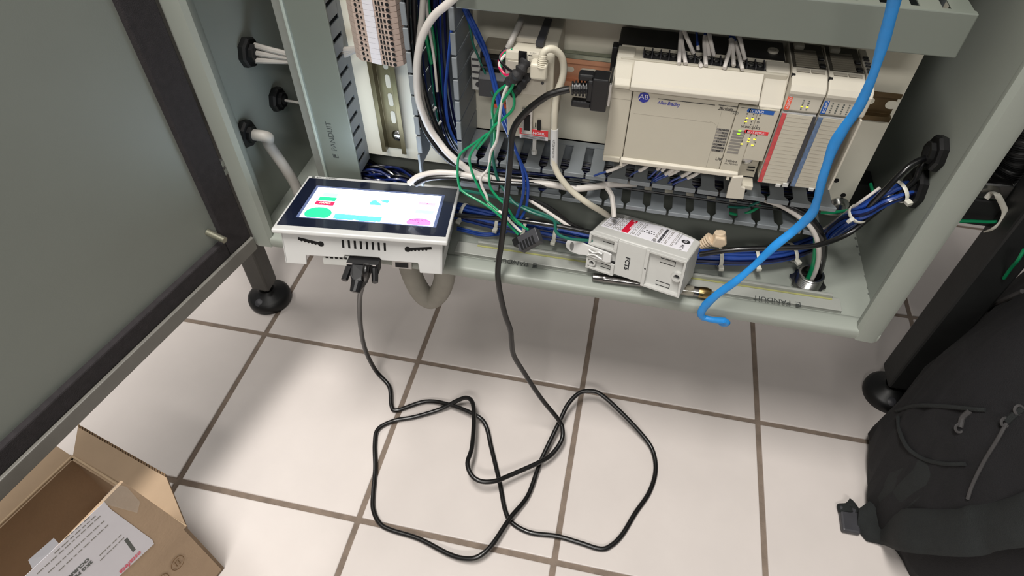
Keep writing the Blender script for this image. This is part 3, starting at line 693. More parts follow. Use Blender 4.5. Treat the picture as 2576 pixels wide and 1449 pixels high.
# danger sticker
st = PY(1312, 352, .6215); en = PY(1372, 352, .6215); tz = PY(1314, 326, .620).z
o_ = Vector((PY(1316,326,.619).x, .6182, .5475)); nrmv = Vector((0,.004,.038)).normalized()
SE = Vector((0,-.105,1)); so = lambda d: (CXa+.016, .6195-d, .5235)
sk = MB(); plate(sk, so(0), XA, SE, 0, .033, 0, .0145, .0004); sks = build(sk, 'warning_sticker', PAPER, mc)
sk = MB(); plate(sk, so(.0005), XA, SE, 0, .033, .0058, .0145, .0003); build(sk, 'sticker_band', REDI, sks)
build(text_mb('DANGER', .0052, Vector(so(.0010))+XA*.008+SE.normalized()*.0080, XA, SE, bold=.0001), 'printed_lettering', PAPER, mc)
mb = MB(); mb.prism([Vector(so(.0010))+XA*a_+SE.normalized()*b_ for a_, b_ in ((.002,.0078),(.007,.0078),(.0045,.0125))], (0,-.0003,0)); build(mb, 'warning_triangle', PAPER, mc)
mb = MB()
for k in range(3): plate(mb, so(.0006), XA, SE, .002, .030, .0008+.0016*k, .0013+.0016*k)
build(mb, 'printed_lines', GINK, mc)
p = PY(1345, 373, .640); build(MB().box(p.x-.002, p.x+.002, .636, .640, p.z-.004, .5225).lathe((p.x,.6375,p.z-.006),(0,0,1),[(0,.0035),(.005,.0035),(.0052,.002),(.006,.002)],10), 'release_tab', LGP, mc)
# top vents
build(MB().box(CXa+.006, CXb-.018, .632, .688, .6325, .6372), 'top_grille', mat('shaded_plastic', (176,170,158), .5), mc)
build(MB().box(CXb-.022, CXb-.014, .625, .680, .6330, .6378), 'top_channel', DKP, mc)

# relay / terminal group to the left
rl = thing('relay', 'black relay with orange lower terminals clipped on the rail left of the converter', 'relay', (-.155, .67, .53))
build(MB().box(-.172, -.140, .655, .692, .560, .598), 'body', BLACKP, rl, bevel=.0015)
build(MB().box(-.173, -.139, .650, .656, .575, .5755).box(-.173,-.139,.652,.656,.587,.5875), 'retaining_bar', DKP, rl)
build(MB().yz([(.648,.553),(.648,.575),(.656,.582),(.690,.582),(.690,.553)], -.174, -.138), 'socket', mat('socket_charcoal', (50,50,52), .5), rl, bevel=.001)
ob = build(MB().box(-.160, -.137, .654, .680, .536, .552), 'terminal_row', WIREO, rl, bevel=.001)
mb = MB()
for k in range(3): mb.cyl((-.156+.0075*k, .6538, .544), (-.156+.0075*k, .6545, .544), .0024, n=10)
build(mb, 'terminal_hole', HOLE, ob)
build(MB().box(-.172,-.140,.664,.692,.598,.604), 'top_cap', mat('taupe_plastic',(150,142,126),.6), rl, bevel=.001)
build(text_mb('▲', .004, (-.150, .6478, .561), XA, ZA) if False else MB().prism([(-.153,.6478,.561),(-.149,.6478,.561),(-.151,.6478,.5635)], (0,-.0003,0)), 'printed_triangle', PAPER, rl)
es = thing('rail_end_stop', 'grey screwed end stop on the rail beside the black relay', 'end stop', (-.182, .67, .55))
build(MB().xz([(-.187,.548),(-.187,.590),(-.183,.596),(-.176,.596),(-.176,.548)], .668, .692), 'body', LGP, es, bevel=.0008)
mb = MB()
for z in (.562,.570,.578,.586): mb.box(-.186,-.178,.6675,.6682,z,z+.0025)
build(mb, 'rib', DKP, es)
mb = MB().lathe((-.1795,.668,.556),(0,-1,0),[(0,.003),(.001,.003),(.0011,0)],12); build(mb, 'clamp_screw', DKP, es)

# ================================================================== GREY CONVERTER LEAD (mini plug on mounted converter -> loose converter)
gl = thing('converter_cable', 'cream cable with ribbed plug looping from the rail converter down to the loose converter', 'cable', PY(1365,190,.61))
pk = PY(1357, 195, .603)
build(MB().box(pk.x-.010, pk.x+.008, .5995, .614, pk.z-.002, pk.z+.016), 'plug', CREAM, gl, bevel=.003, segs=3)
mb = MB()
q0 = PY(1362,168,.604); q1 = PY(1366,138,.606)
for k in range(7):
    a = q0.lerp(q1, k/7); b = q0.lerp(q1, (k+.6)/7); mb.cyl(a, b, .0062-.0003*k, n=14)
mb.cyl(q0, q1, .0045, n=12)
build(mb, 'strain_relief', CREAM, gl, bevel=.0004)
build(MB().tube(cy([(1363,150,.606),(1366,134,.606),(1378,124,.608),(1395,125,.612),(1412,142,.616),(1418,170,.618),(1414,200,.618),(1402,232,.618),(1396,270,.617),(1394,330,.614),(1393,400,.61),(1398,425,.608),(1412,450,.606),(1440,482,.606),(1480,512,.608),(1515,533,.628),(1540,550,.655)]), .0038, n=10), 'jacket', CREAM, gl, smooth=True)
sv = [PY(1395,324,.614), PY(1394,370,.612), PY(1393.5,414,.61)]
slv = build(MB().tube(sv, .0045, n=10), 'label_sleeve', WHP, gl, smooth=True)
a, b = PY(1392,396,.606), PY(1395,350,.609)
build(text_mb('ALLEN-BRADLEY', .0037, a+Vector((.0008,-.0012,0)), (b-a), Vector((-1,0,.05)), sx=.82), 'printed_lettering', INK, slv)

# ================================================================== HARNESS with green / white wires
hn = thing('wire_harness', 'green and white wires drooping from the rail converter to a loose black connector', 'wire harness', PY(1322,600,.57))
build(MB().tube(cy([(1325,152,.606),(1312,175,.600),(1300,190,.598),(1290,198,.602),(1276,212,.61)]), .0064, n=9, radf=lambda t: 1-.3*abs(t-.4)+.16*math.sin(t*31)), 'heat_shrink', mat('crumpled_tape',(34,33,34),.7,var=.2,bump=.8,bscale=200), hn, smooth=True)
build(MB().tube(cy([(1322,185,.606),(1322,200,.604),(1305,222,.606),(1292,235,.612)]), .0046, n=7, radf=lambda t: 1+.2*math.sin(t*27)), 'tape_tail', mat('crumpled_tape',(0,0,0)), hn, smooth=True)
gk = {'g':WIREG,'d':WIREGD,'w':WIREW,'b':WIREB}
W = [('g', .0016, [(1298,190,.600),(1290,215,.602),(1272,245,.606),(1255,272,.608),(1250,300,.608),(1238,328,.608),(1197,358,.61),(1158,388,.61),(1151,424,.608),(1155,466,.602),(1169,485,.598),(1216,512,.592),(1254,540,.588),(1304,590,.580)]),
     ('g', .0016, [(1300,188,.600),(1285,225,.600),(1262,258,.602),(1244,300,.604),(1238,330,.605),(1215,345,.606),(1183,391,.604),(1185,424,.602),(1196,454,.600),(1216,493,.596),(1230,510,.594),(1265,540,.588),(1311,586,.580)]),
     ('g', .0016, [(1284,206,.602),(1248,236,.604),(1238,275,.604),(1242,310,.604),(1243,355,.604),(1232,410,.602),(1232,466,.60),(1254,499,.596),(1271,515,.592),(1293,548,.588),(1323,576,.580)]),
     ('g', .0016, [(1283,214,.606),(1293,245,.604),(1290,275,.604),(1265,300,.604),(1243,318,.602),(1225,345,.604),(1200,375,.606)]),
     ('w', .0017, [(1282,205,.602),(1268,235,.602),(1260,270,.602),(1255,310,.602),(1249,355,.602),(1235,383,.602),(1228,424,.602),(1210,446,.600),(1212,468,.598),(1224,493,.596),(1232,518,.594),(1265,537,.588),(1288,562,.584),(1311,584,.580)]),
     ('g', .0016, [(1285,545,.590),(1300,560,.586),(1318,572,.583),(1330,578,.580)])]
for c, r, L in W: build(MB().tube(cy(L), r, n=8, sub=8), 'wire', gk[c], hn, smooth=True)
for c, L in [(WIREG,[(1290,125,.62),(1270,135,.62),(1260,160,.615),(1264,185,.61),(1285,200,.604)]),(WIRER,[(1282,122,.625),(1262,140,.62),(1256,165,.614),(1270,188,.608),(1285,188,.602)]),(WIREK,[(1278,120,.628),(1258,140,.62),(1262,158,.614),(1280,175,.606),(1292,182,.602)]),(WIREW,[(1272,135,.62),(1257,158,.615),(1260,175,.612)])]:
    build(MB().tube(cy(L), .0017, n=8), 'wire', c, hn, smooth=True)
build(MB().tube(cy([(1312,50,.66),(1300,75,.64),(1286,105,.625),(1278,121,.622)]), .0034, n=10), 'outer_jacket', WIREGY, hn, smooth=True)
# loose connector
c0 = PZ(1300, 588, .375); 
A = PY(1289,602,.566); B = PY(1345,571,.572); C = PY(1353,597,.560); D = PY(1312,630,.552)
exx = (B-A); ln = exx.length; exx.normalize(); dn_ = (D-A); dn_ = (dn_ - exx*dn_.dot(exx)); hgt = dn_.length; dn_.normalize(); nz = exx.cross(dn_); nz = nz if nz.z < 0 else -nz
conn = build(MB().prism([A+exx*.004, A+exx*(ln), A+exx*ln+dn_*hgt, A+exx*.004+dn_*hgt], nz*.012), 'connector_housing', DKP, hn, bevel=.0008)
mb = MB()
for k in range(5): a = A+exx*(.008+k*(ln-.012)/5)-nz*.0012; mb.prism([a+dn_*hgt*.45, a+exx*.0022+dn_*hgt*.45, a+exx*.0022+dn_*hgt*1.04, a+dn_*hgt*1.04], nz*.002)
build(mb, 'connector_rib', BLACKP, conn)
build(MB().prism([A-exx*.001, A+exx*.007, A+exx*.007+dn_*hgt*.5, A-exx*.001+dn_*hgt*.5], nz*.010), 'connector_ear', BLACKP, conn)

# ================================================================== INTERIOR CABLES
def wires(L, n, spread, mats, name, label, group, r=.0013, cat='wire', parent=None, seed=1):
    rnd = random.Random(seed); out = []
    for k in range(n):
        o1 = Vector((rnd.uniform(-1,1)*spread[0], rnd.uniform(-1,1)*spread[1], rnd.uniform(-1,1)*spread[2])); o2 = Vector((rnd.uniform(-1,1)*spread[0], rnd.uniform(-1,1)*spread[1], rnd.uniform(-1,1)*spread[2]))
        P = [p + o1.lerp(o2, i/(len(L)-1)) + Vector((rnd.uniform(-1,1),0,rnd.uniform(-1,1)))*.0006 for i, p in enumerate(L)]
        out.append(cable(name, P, r*rnd.uniform(.85,1.2), mats[k % len(mats)], label, cat, parent, n=6, sub=4, group=group))
    return out
# vertical duct fill
vL = cy([(1088,-160,.672),(1088,-60,.672),(1092,60,.670),(1100,170,.668),(1112,270,.666),(1132,345,.664),(1175,400,.664),(1240,438,.666),(1330,452,.668),(1430,462,.670)])
vw = thing('wire_bundle', 'dark navy and black wires filling the vertical duct and curving into the lower duct', 'wire bundle', PY(1130,380,.68))
wires(vL, 26, (.013,.014,.006), [WIREN,WIREK,WIREN,WIREB2,WIREN,WIREK], 'wire', None, None, parent=vw, seed=3)
wires([p+Vector((.0,-.006,0)) for p in vL[:7]], 3, (.008,.004,.003), [WIREGD,WIREB,WIREGD], 'wire', None, None, parent=vw, seed=5)
bw = cy([(1140,40,.650),(1128,160,.648),(1122,240,.646),(1135,330,.648),(1180,395,.655)])
wires(bw, 2, (.002,.002,.001), [WIREB], 'wire', None, None, parent=vw, r=.0016, seed=8)
hL = [Vector((-.20,.672,.446)), Vector((-.1,.67,.449)), Vector((0,.672,.447)), Vector((.1,.67,.448)), Vector((.18,.672,.446)), Vector((.246,.675,.447))]
hw = thing('wire_bundle', 'navy and black wires lying inside the horizontal duct below the controller', 'wire bundle', hL[2])
wires(hL, 22, (.002,.020,.007), [WIREN,WIREK,WIREB2,WIREK,WIREN,WIREK], 'wire', None, None, parent=hw, seed=11)
# thin white/blue wires that enter at panel/duct junction
fw = thing('wire_bundle', 'short fan of dark blue wires tucked where the vertical duct meets the horizontal duct', 'wire bundle', PY(1190,365,.69))
for k in range(9):
    a = PY(1180+k*5, 330+k*5, .695); b = PY(1160+k*4, 375+k*4, .672); c = PY(1165+k*8, 415+k*2, .655)
    build(MB().tube([a,b,c], .0013, n=6), 'wire', [WIREN,WIREB2,WIREGD][k%3], fw, smooth=True)
# large white cable arcs
cable('white_cable', cy([(1180,-40,.612),(1128,8,.612),(1090,42,.614),(1062,92,.616),(1050,150,.618),(1049,215,.622),(1056,262,.624),(1078,318,.628),(1105,358,.628),(1133,391,.622),(1183,430,.620),(1238,449,.622),(1293,459,.624),(1376,463,.626),(1445,474,.628),(1486,471,.634),(1540,464,.645),(1600,462,.66)]), .0042, WIREW, 'thick white cable arching over the dark wires and running along the lower duct', n=10)
cable('white_cable', cy([(1028,462,.600),(1050,445,.606),(1078,437,.61),(1105,434,.612),(1150,437,.615),(1200,446,.616),(1235,452,.616)]), .0038, WIREW, 'shorter white cable bowing up from behind the touch screen', n=10)
cable('white_cable', cy([(1068,-40,.640),(1062,40,.638),(1054,110,.636),(1052,180,.634),(1062,250,.636),(1090,330,.640),(1125,372,.640),(1170,405,.640)]), .0036, WIREGY, 'pale grey cable running just inside the thick white cable', n=10)
cable('black_cable', cy([(1022,-60,.640),(1024,60,.638),(1032,160,.636),(1040,230,.634),(1060,310,.632),(1085,355,.632),(1110,385,.632),(1150,415,.634),(1250,440,.640)]), .0034, WIREK, 'black cable descending left of the open vertical duct', n=10)
cable('black_cable', cy([(1040,-60,.645),(1044,60,.642),(1056,180,.64),(1090,300,.638),(1140,385,.636),(1210,430,.636),(1330,448,.636),(1420,455,.64)]), .0034, WIREK, 'black cable crossing behind the white arc into the lower duct', n=10)
cable('black_cable', cy([(1045,465,.602),(1080,449,.606),(1150,447,.612),(1230,458,.616),(1330,463,.622),(1450,468,.630)]), .0030, WIREK, 'black cable lying beneath the shorter white cable behind the touch screen', n=10)
cable('white_wire', cy([(1006,-60,.66),(1014,20,.66),(1012,70,.662),(1010,120,.664)]), .0018, WIREW, 'thin white wire beside the terminal block stack', 'wire')
for k, (L, m, lab) in enumerate([([(1060,-60,.66),(1064,20,.658),(1070,80,.656),(1085,160,.656)], WIREG, 'green wire entering the top of the open vertical duct on the left'), ([(1072,-60,.655),(1078,20,.655),(1090,100,.656),(1096,160,.66)], WIREG, 'green wire entering the top of the open vertical duct on the right'),
    ([(1068,-40,.652),(1078,60,.65),(1092,150,.652),(1100,230,.655)], WIREW, 'thin white wire between the two green wires in the vertical duct')]):
    cable('duct_wire', cy(L), .0022 if m is WIREG else .0016, m, lab, 'wire')
# blue pair from upper duct to harness area
bp_ = thing('wire_pair', 'pair of bright blue wires slanting from the upper duct down to the cabinet floor', 'wire', PY(1262,300,.63))
for L in ([(1160,10,.66),(1200,95,.655),(1225,150,.650),(1248,240,.640),(1265,308,.632),(1293,369,.624),(1312,419,.62),(1318,466,.612),(1312,507,.606),(1299,548,.60)],
          [(1168,10,.66),(1210,95,.655),(1232,155,.650),(1255,240,.642),(1280,320,.632),(1299,383,.624),(1321,432,.620),(1328,466,.614),(1324,520,.608),(1307,557,.60)],
          [(1164,8,.66),(1204,98,.656),(1228,158,.652),(1250,245,.645),(1290,350,.632)]):
    build(MB().tube(cy(L), .0019, n=8), 'wire', WIREB, bp_, smooth=True)
cable('green_wire', cy([(1162,10,.662),(1180,60,.66),(1190,110,.66),(1215,170,.655),(1240,240,.648)]), .0013, WIREGD, 'thin dark green wire running down beside the bright blue pair', 'wire')
cable('green_wire', cy([(1238,300,.64),(1238,369,.632),(1243,416,.626),(1254,454,.62),(1279,493,.612),(1300,515,.606),(1340,535,.600),(1387,551,.60),(1420,575,.606)]), .0020, WIREGD, 'dark green wire dropping from the harness and trailing right along the cabinet floor', 'wire')
cable('green_wire', cy([(1155,478,.60),(1200,485,.606),(1262,500,.608),(1330,525,.606),(1390,551,.600),(1400,585,.590),(1430,600,.588),(1490,606,.596)]), .0020, WIREGD, 'dark green wire looping over the cable ties toward the loose converter', 'wire')
cable('white_wire', cy([(1330,502,.62),(1370,528,.612),(1410,555,.606),(1440,575,.604)]), .0022, WIREW, 'white wire slanting behind the blue bundle left of the loose converter', 'wire')
cable('black_cable', cy([(1325,495,.622),(1385,525,.616),(1430,560,.608),(1470,580,.606),(1510,590,.61)]), .0026, WIREK, 'thin black cable slanting to the loose converter beside a white wire', 'cable')
cable('white_cable', cy([(1524,468,.640),(1538,490,.636),(1542,515,.628),(1545,545,.62)]), .0032, WIREW, 'white cable dropping behind the loose converter from the lower duct', 'cable')
# floor loose blue loop
bl = thing('wire_pair', 'two blue wires bowing across the cabinet floor in front of the large bundle', 'wire', PZ(1230,590,.352))
for dv_ in (0, 5):
    build(MB().tube([PZ(1150,572+dv_,.352), PZ(1180,580+dv_,.352), PZ(1220,588+dv_,.353), PZ(1265,582+dv_,.354), PZ(1290,568+dv_,.360)], .0017, n=8), 'wire', WIREB, bl, smooth=True)

# ================================================================== BIG BLUE BUNDLE
bb = thing('wire_bundle', 'thick tied bundle of blue wires crossing the cabinet floor to the right wall', 'wire bundle', (0,.6,ZF))
spine = [PZ(1120,520,.366), PZ(1180,538,.366), PZ(1300,566,.366), PZ(1450,596,.366), PZ(1600,628,.366), PZ(1760,645,.366), PZ(1900,648,.368), PZ(1990,634,.372), PZ(2080,597,.382), PY(2150,545,.648), PY(2210,505,.645), PY(2262,482,.650), PY(2310,470,.665)]
sp = spline(spine, 6)
rnd = random.Random(4); offs = []
for ring, (n_, rr) in enumerate([(1,0),(6,.0042),(12,.0082)]):
    for k in range(n_): a = 2*math.pi*k/n_ + ring*.3; offs.append((math.cos(a)*rr, math.sin(a)*rr))
for k, (oa, ob_) in enumerate(offs):
    P = []; tw = rnd.uniform(-.3,.3); 
    for i, p in enumerate(sp):
        t = (sp[min(i+1,len(sp)-1)]-sp[max(i-1,0)]).normalized(); sd = t.cross(ZA).normalized(); uu = sd.cross(t)
        a = tw*math.sin(i*.12); s_ = 1.15 if i < 30 else .95
        x_ = (oa*math.cos(a)-ob_*math.sin(a))*s_*1.15; y_ = (oa*math.sin(a)+ob_*math.cos(a))*s_*.95
        P.append(p + sd*x_ + uu*y_ + Vector((0,0,rnd.uniform(-.0003,.0003))))
    m = WIREB if k % 6 else WIREN
    build(MB().tube(P, .0024, n=6, smooth=False), 'wire', m, bb, smooth=True)
# cable ties around bundle
def tie_at(u, parent, r=.0128, head=(0,-1)):
    best = min(range(1, len(sp)-1), key=lambda i: abs(px(sp[i])[0]-u)); p = sp[best]; t = (sp[best+1]-sp[best-1]).normalized()
    sd = t.cross(ZA).normalized(); uu = sd.cross(t); n = 20; mb = MB()
    P = [p + sd*math.cos(2*math.pi*k/n)*r*1.08 + uu*math.sin(2*math.pi*k/n)*r*.92 for k in range(n+1)]
    mb.tube(P, .0024, r2=.0008, n=8, smooth=False, upv=t); o = build(mb, 'cable_tie', TIE, parent, smooth=True)
    s_ = 1 if sd.y < 0 else -1
    h = p + sd*s_*r*1.15 - uu*.004*0; 
    mb = MB(); bx = [h + t*a + sd*s_*b for a, b in ((-.0032,-.001),(.0032,-.001),(.0032,.006),(-.0032,.006))]; mb.prism(bx, -uu*.0045); build(mb, 'tie_head', TIE, o, bevel=.0006)
def px(P):
    q = P - Vector((0,0,HC)); return (1288+FPX*q.dot(right)/q.dot(fwd), 724.5-FPX*q.dot(up)/q.dot(fwd))
for u in (1172,1250,1325,1405,1812,1905,1990,2162,2258): tie_at(u, bb)
cable('white_wire', [p + Vector((-.004,.0,.0135)) for p in [PZ(2040,612,.374), PZ(2080,590,.382), PY(2150,540,.648), PY(2210,497,.645)]], .0018, WIREW, 'thin white wire riding on top of the blue bundle near the right wall', 'wire')
cable('black_cable', cy([(1760,640,.60),(1850,628,.60),(1960,624,.605),(2050,618,.612),(2130,590,.630),(2190,545,.640),(2250,495,.645),(2300,455,.650),(2316,420,.654),(2335,395,.66)]), .0032, WIREK, 'black cable hugging the blue bundle up to the upper right wall bushing', n=10)
cable('black_cable', cy([(2185,520,.640),(2225,480,.635),(2265,438,.64),(2300,410,.648),(2345,390,.66)]), .0034, WIREK, 'black cable arching high into the upper right wall bushing', n=10)
cable('black_cable', cy([(1130,540,.61),(1200,546,.604),(1290,553,.60),(1400,568,.60),(1490,585,.602)]), .0030, WIREK, 'black cable lying across the left part of the blue bundle', n=10)

# ================================================================== WALL BUSHINGS (glands)
def gland(u, v, side, label, group=None, r=.019):
    x = (XL+.003) if side < 0 else (XR-.003); s = 1 if side < 0 else -1
    p = PX(u, v, x+s*.006)
    t = thing('cable_gland', label, 'cable gland', (x, p.y, p.z-r))
    build(MB().lathe((x, p.y, p.z), (s,0,0), [(0,r),(.006,r),(.009,r*.9),(.0092,r*.62),(.014,r*.6),(.0142,0)], 8), 'nut', RUB, t)
    build(MB().cyl((x+s*.0140, p.y, p.z), (x+s*.0145, p.y, p.z), r*.35), 'bore', HOLE, t)
    return Vector((x+s*.012, p.y, p.z))
g1_ = gland(630,132,-1,'upper black octagonal cable bushing on the left inner wall'); g2_ = gland(702,250,-1,'rear black cable bushing on the left inner wall, passing a thin wire', r=.017); g3_ = gland(624,337,-1,'lower black cable bushing on the left inner wall passing a thick grey cable', r=.018)
g4_ = gland(2350,385,1,'upper black octagonal cable bushing on the right inner wall', r=.020); g5_ = gland(2298,470,1,'lower black cable bushing on the right inner wall receiving the blue bundle', r=.024)
gc = thing('cable_group', 'three grey cables held by a white tie leaving the upper left bushing', 'cable', g1_)
for k, dz in enumerate((-.008, 0, .008)):
    build(MB().tube([g1_+Vector((0,(k-1)*.004,dz)), g1_+Vector((.03,.002,dz*.8-.002)), g1_+Vector((.055,.006,dz*.5-.004)), g1_+Vector((.09,.012,dz*.8)), g1_+Vector((.13,.02,.01))], .0036, n=8), 'cable', WIREGY, gc, smooth=True)
q = g1_+Vector((.052,.006,-.004)); build(MB().cyl(q-Vector((.004,0,0)), q+Vector((.004,0.001,0)), .0105, n=14), 'cable_tie', TIE, gc)
cable('thin_wire', [g2_, g2_+Vector((.02,.004,-.004)), g2_+Vector((.05,.008,-.008)), g2_+Vector((.09,.01,-.004))], .0018, WIREGY, 'thin grey wire leaving the rear bushing on the left wall', 'wire')
cable('grey_cable', [g3_, g3_+Vector((.018,.004,-.004)), PX(675,362,-.455), PX(710,412,-.445), PX(740,460,-.438), PX(752,490,-.436)], .0072, WIREGY, 'thick grey cable curving from the lower left bushing down behind the touch screen', n=12)
# left interior heap of dark wires behind covered duct
lw = thing('wire_bundle', 'heap of dark blue braided wires on the cabinet floor behind the touch screen', 'wire bundle', PZ(960,420,.36))
rnd = random.Random(9)
for k in range(20):
    L = [PZ(900+rnd.uniform(-20,20), 405+k*2.2+rnd.uniform(-6,6), .37+rnd.uniform(0,.02)) for _ in range(1)]
    a = L[0]; P = [a + Vector((i*.014, math.sin(i*1.3+k)*.004 + i*(-.002), math.cos(i*1.3+k)*.005 - i*.0012)) for i in range(7)]
    build(MB().tube(P, .0020, n=6, sub=4), 'wire', [WIREN, WIREK, WIREB2][k%3], lw, smooth=True)
# green wires in background right
cable('green_wire', cy([(1830,520,.655),(1870,522,.655),(1900,512,.655),(1935,492,.66)]), .0016, WIREGD, 'dark green wire looping under the duct below the hanging latch', 'wire')
cable('green_wire', cy([(1830,535,.655),(1860,540,.65),(1890,532,.652),(1912,518,.66)]), .0018, WIREG, 'bright green wire looping under the duct left of the white conductor', 'wire')
cable('ground_wire', cy([(1990,520,.668),(2030,530,.666),(2075,535,.668),(2130,530,.675),(2170,522,.68),(2205,508,.69),(2195,480,.70),(2190,462,.71)]), .0020, WIREG, 'green ground wire crossing the panel bolt toward the right wall', 'wire')

# conduit hub with power wires
cg = PZ(2030, 712, ZF)
cf = thing('conduit_hub', 'threaded zinc conduit fitting with locknut in the cabinet floor', 'conduit fitting', (cg.x, cg.y, ZF))
prof = [(0,.0165)]
for k in range(5): prof += [(.003+k*.0026,.0165),(.0043+k*.0026,.0153)]
prof += [(.017,.0165),(.018,.0155),(.0181,.0130),(.002,.0125),(.0019,0)]
build(MB().lathe((cg.x,cg.y,ZF), (0,0,1), prof, 28), 'threaded_hub', ZINC, cf, smooth=True)
nb = MB(); n = 32; P = [(cg.x+math.cos(2*math.pi*k/n)*(.0205+(.0025 if (k//2)%2 else 0)), cg.y+math.sin(2*math.pi*k/n)*(.0205+(.0025 if (k//2)%2 else 0)), ZF) for k in range(n)]
nb.prism(P, (0,0,.003)); build(nb, 'locknut', ZINC, cf)
build(MB().cyl((cg.x,cg.y,ZF+.0022),(cg.x,cg.y,ZF+.003),.0124), 'bore', HOLE, cf)
for nm_, m, L, r, lab in [('power_wire', WIREK, [(2048,708,.637),(2062,680,.636),(2072,640,.632),(2070,600,.63),(2050,562,.632),(2020,535,.636),(1975,515,.640),(1920,500,.644),(1850,488,.648),(1760,478,.655)], .0042, 'thick black wire rising from the conduit fitting and bending left into the duct'),
    ('power_wire', WIREW, [(2040,708,.637),(2054,675,.634),(2060,640,.630),(2056,605,.628),(2040,572,.630),(2010,545,.634),(1970,520,.638),(1930,505,.642),(1880,493,.646)], .0032, 'white printed wire rising from the conduit fitting beside the black wire'),
    ('power_wire', WIREG, [(2030,706,.637),(2044,672,.636),(2050,640,.634),(2052,600,.634),(2045,570,.638),(2030,545,.645)], .0030, 'green wire rising from the conduit fitting beside the white wire')]:
    cable(nm_, cy(L), r, m, lab, 'wire', n=10)

# ================================================================== SERIAL CABLE on floor
fz = {0:.0040}
P = []
vert = [(924,668,.470),(914,700,.462),(904,760,.470),(907,840,.500),(922,890,.512),(953,940,.520)]
# tune: these hang from the screen towards the floor
P += [PY(922,664,.484), PY(916,700,.480), PZ(905,750,.27), PZ(907,820,.17), PZ(919,880,.09), PZ(945,932,.03)]
fl_pts = [(979,972,.010),(985,1021,.005),(1000,1032,.004),(1071,1010,.006),(1134,1019,.013),(1197,1045,.018),(1222,1070,.012),(1236,1126,.005),(1257,1214,.004),(1271,1284,.004),(1289,1316,.004),(1334,1340,.004),(1401,1349,.004),(1457,1365,.004),(1510,1381,.004),(1538,1372,.004),(1566,1344,.004),(1598,1291,.004),(1633,1239,.004),(1649,1186,.005),(1643,1137,.008),(1619,1098,.014),(1563,1038,.028),(1513,993,.040),(1485,984,.042),(1457,989,.040),(1429,1017,.034),(1408,1059,.026),(1366,1147,.012),(1352,1182,.010),(1327,1249,.008),(1282,1305,.014),(1239,1369,.018),(1204,1400,.016),(1169,1405,.012),(1127,1393,.008),(1053,1355,.005),(983,1333,.004),(955,1316,.004),(939,1281,.004),(939,1239,.004),(944,1179,.004),(943,1116,.004),(951,1080,.004),(990,1059,.004),(1043,1049,.005),(1106,1030,.008),(1152,1007,.022),(1176,1001,.030),(1190,1017,.034),(1192,1063,.034),(1187,1126,.036),(1176,1165,.038),(1187,1196,.036),(1211,1211,.034),(1246,1210,.032),(1282,1196,.028),(1352,1165,.024),(1387,1144,.022),(1412,1109,.026),(1415,1080,.034),(1405,1056,.045),(1362,1003,.09),(1320,940,.15)]
P += [PZ(*t) for t in fl_pts]
P += [PZ(1293,895,.20), PZ(1287,860,.235), PZ(1284,830,.262), PZ(1270,790,.295), PY(1255,720,.546), PY(1253,670,.552), PY(1263,600,.562), PY(1274,500,.572), PY(1283,400,.580), PY(1290,330,.585), PY(1320,285,.588), PY(1370,245,.590), PY(1400,232,.592), PY(1432,224,.594)]
scb = thing('serial_cable', 'long black cable looping over the floor tiles between touch screen and controller', 'cable', PZ(1250,1200,0))
build(MB().tube(P, .0037, n=12, sub=6), 'jacket', CABK, scb, smooth=True)
# plug at controller (points +x)
a, b = PY(1438,222,.594), PY(1482,222,.596)
bp_c = build(MB().box(b.x-.002, PX0-.010, .588, .604, b.z-.011, b.z+.012), 'plug', BLACKP, scb, bevel=.002, label='black plug at the controller')
zc = b.z
build(MB().box(PX0-.019, PX0-.0025, .586, .606, zc-.020, zc+.016), 'plug_hood', BLACKP, scb, bevel=.0015)
mb = MB()
for k in range(5): p0_ = a.lerp(b, k/5); p1_ = a.lerp(b, (k+.6)/5); mb.cyl(p0_, p1_, .0072+.0004*k)
mb.cyl(a, b, .0055); build(mb, 'strain_relief', BLACKP, scb, bevel=.0005)
build(MB().box(a.x+.001, PX0-.018, .588, .598, zc-.019, zc-.012), 'thumb_screw', BLACKP, scb, bevel=.002)
build(MB().box(a.x+.006, PX0-.018, .590, .602, zc+.010, zc+.017), 'thumb_screw', BLACKP, scb, bevel=.002)
build(MB().box(PX0-.003, PX0+.0005, .592, .626, zc-.016, zc+.010), 'metal_shell', ZINC, scb, bevel=.001)

# ================================================================== TOUCH SCREEN
K = 2.07
dr = Euler((-0.2341, 0.0472, 0.1554), 'XYZ').to_matrix()
dloc = Vector((-0.1453, 0.2805, 0.6987-HC))*K; dloc.z += HC
ts_ = thing('touch_screen', 'white operator touch screen glowing on the cabinet sill, tilted to the left', 'touch screen', dloc, rot=dr)
DWd, DHt, DD = .2*.5046*K*1.0, .144*.5046*K, .0253*K
bz = MB(); bz.box(-DWd/2, DWd/2, -DHt/2, DHt/2, -.006, 0)
bezel = build(bz, 'bezel', WHP, ts_, bevel=.002, segs=3, local=True)
gx0, gx1, gy0, gy1 = -DWd/2+.0035, DWd/2-.0035, -DHt/2+.011, DHt/2-.009
build(MB().box(gx0, gx1, gy0, gy1, -.001, .0006), 'glass', mat('black_glass', (20,26,46), .18, var=.02, coat=.5), ts_, local=True, bevel=.0003)
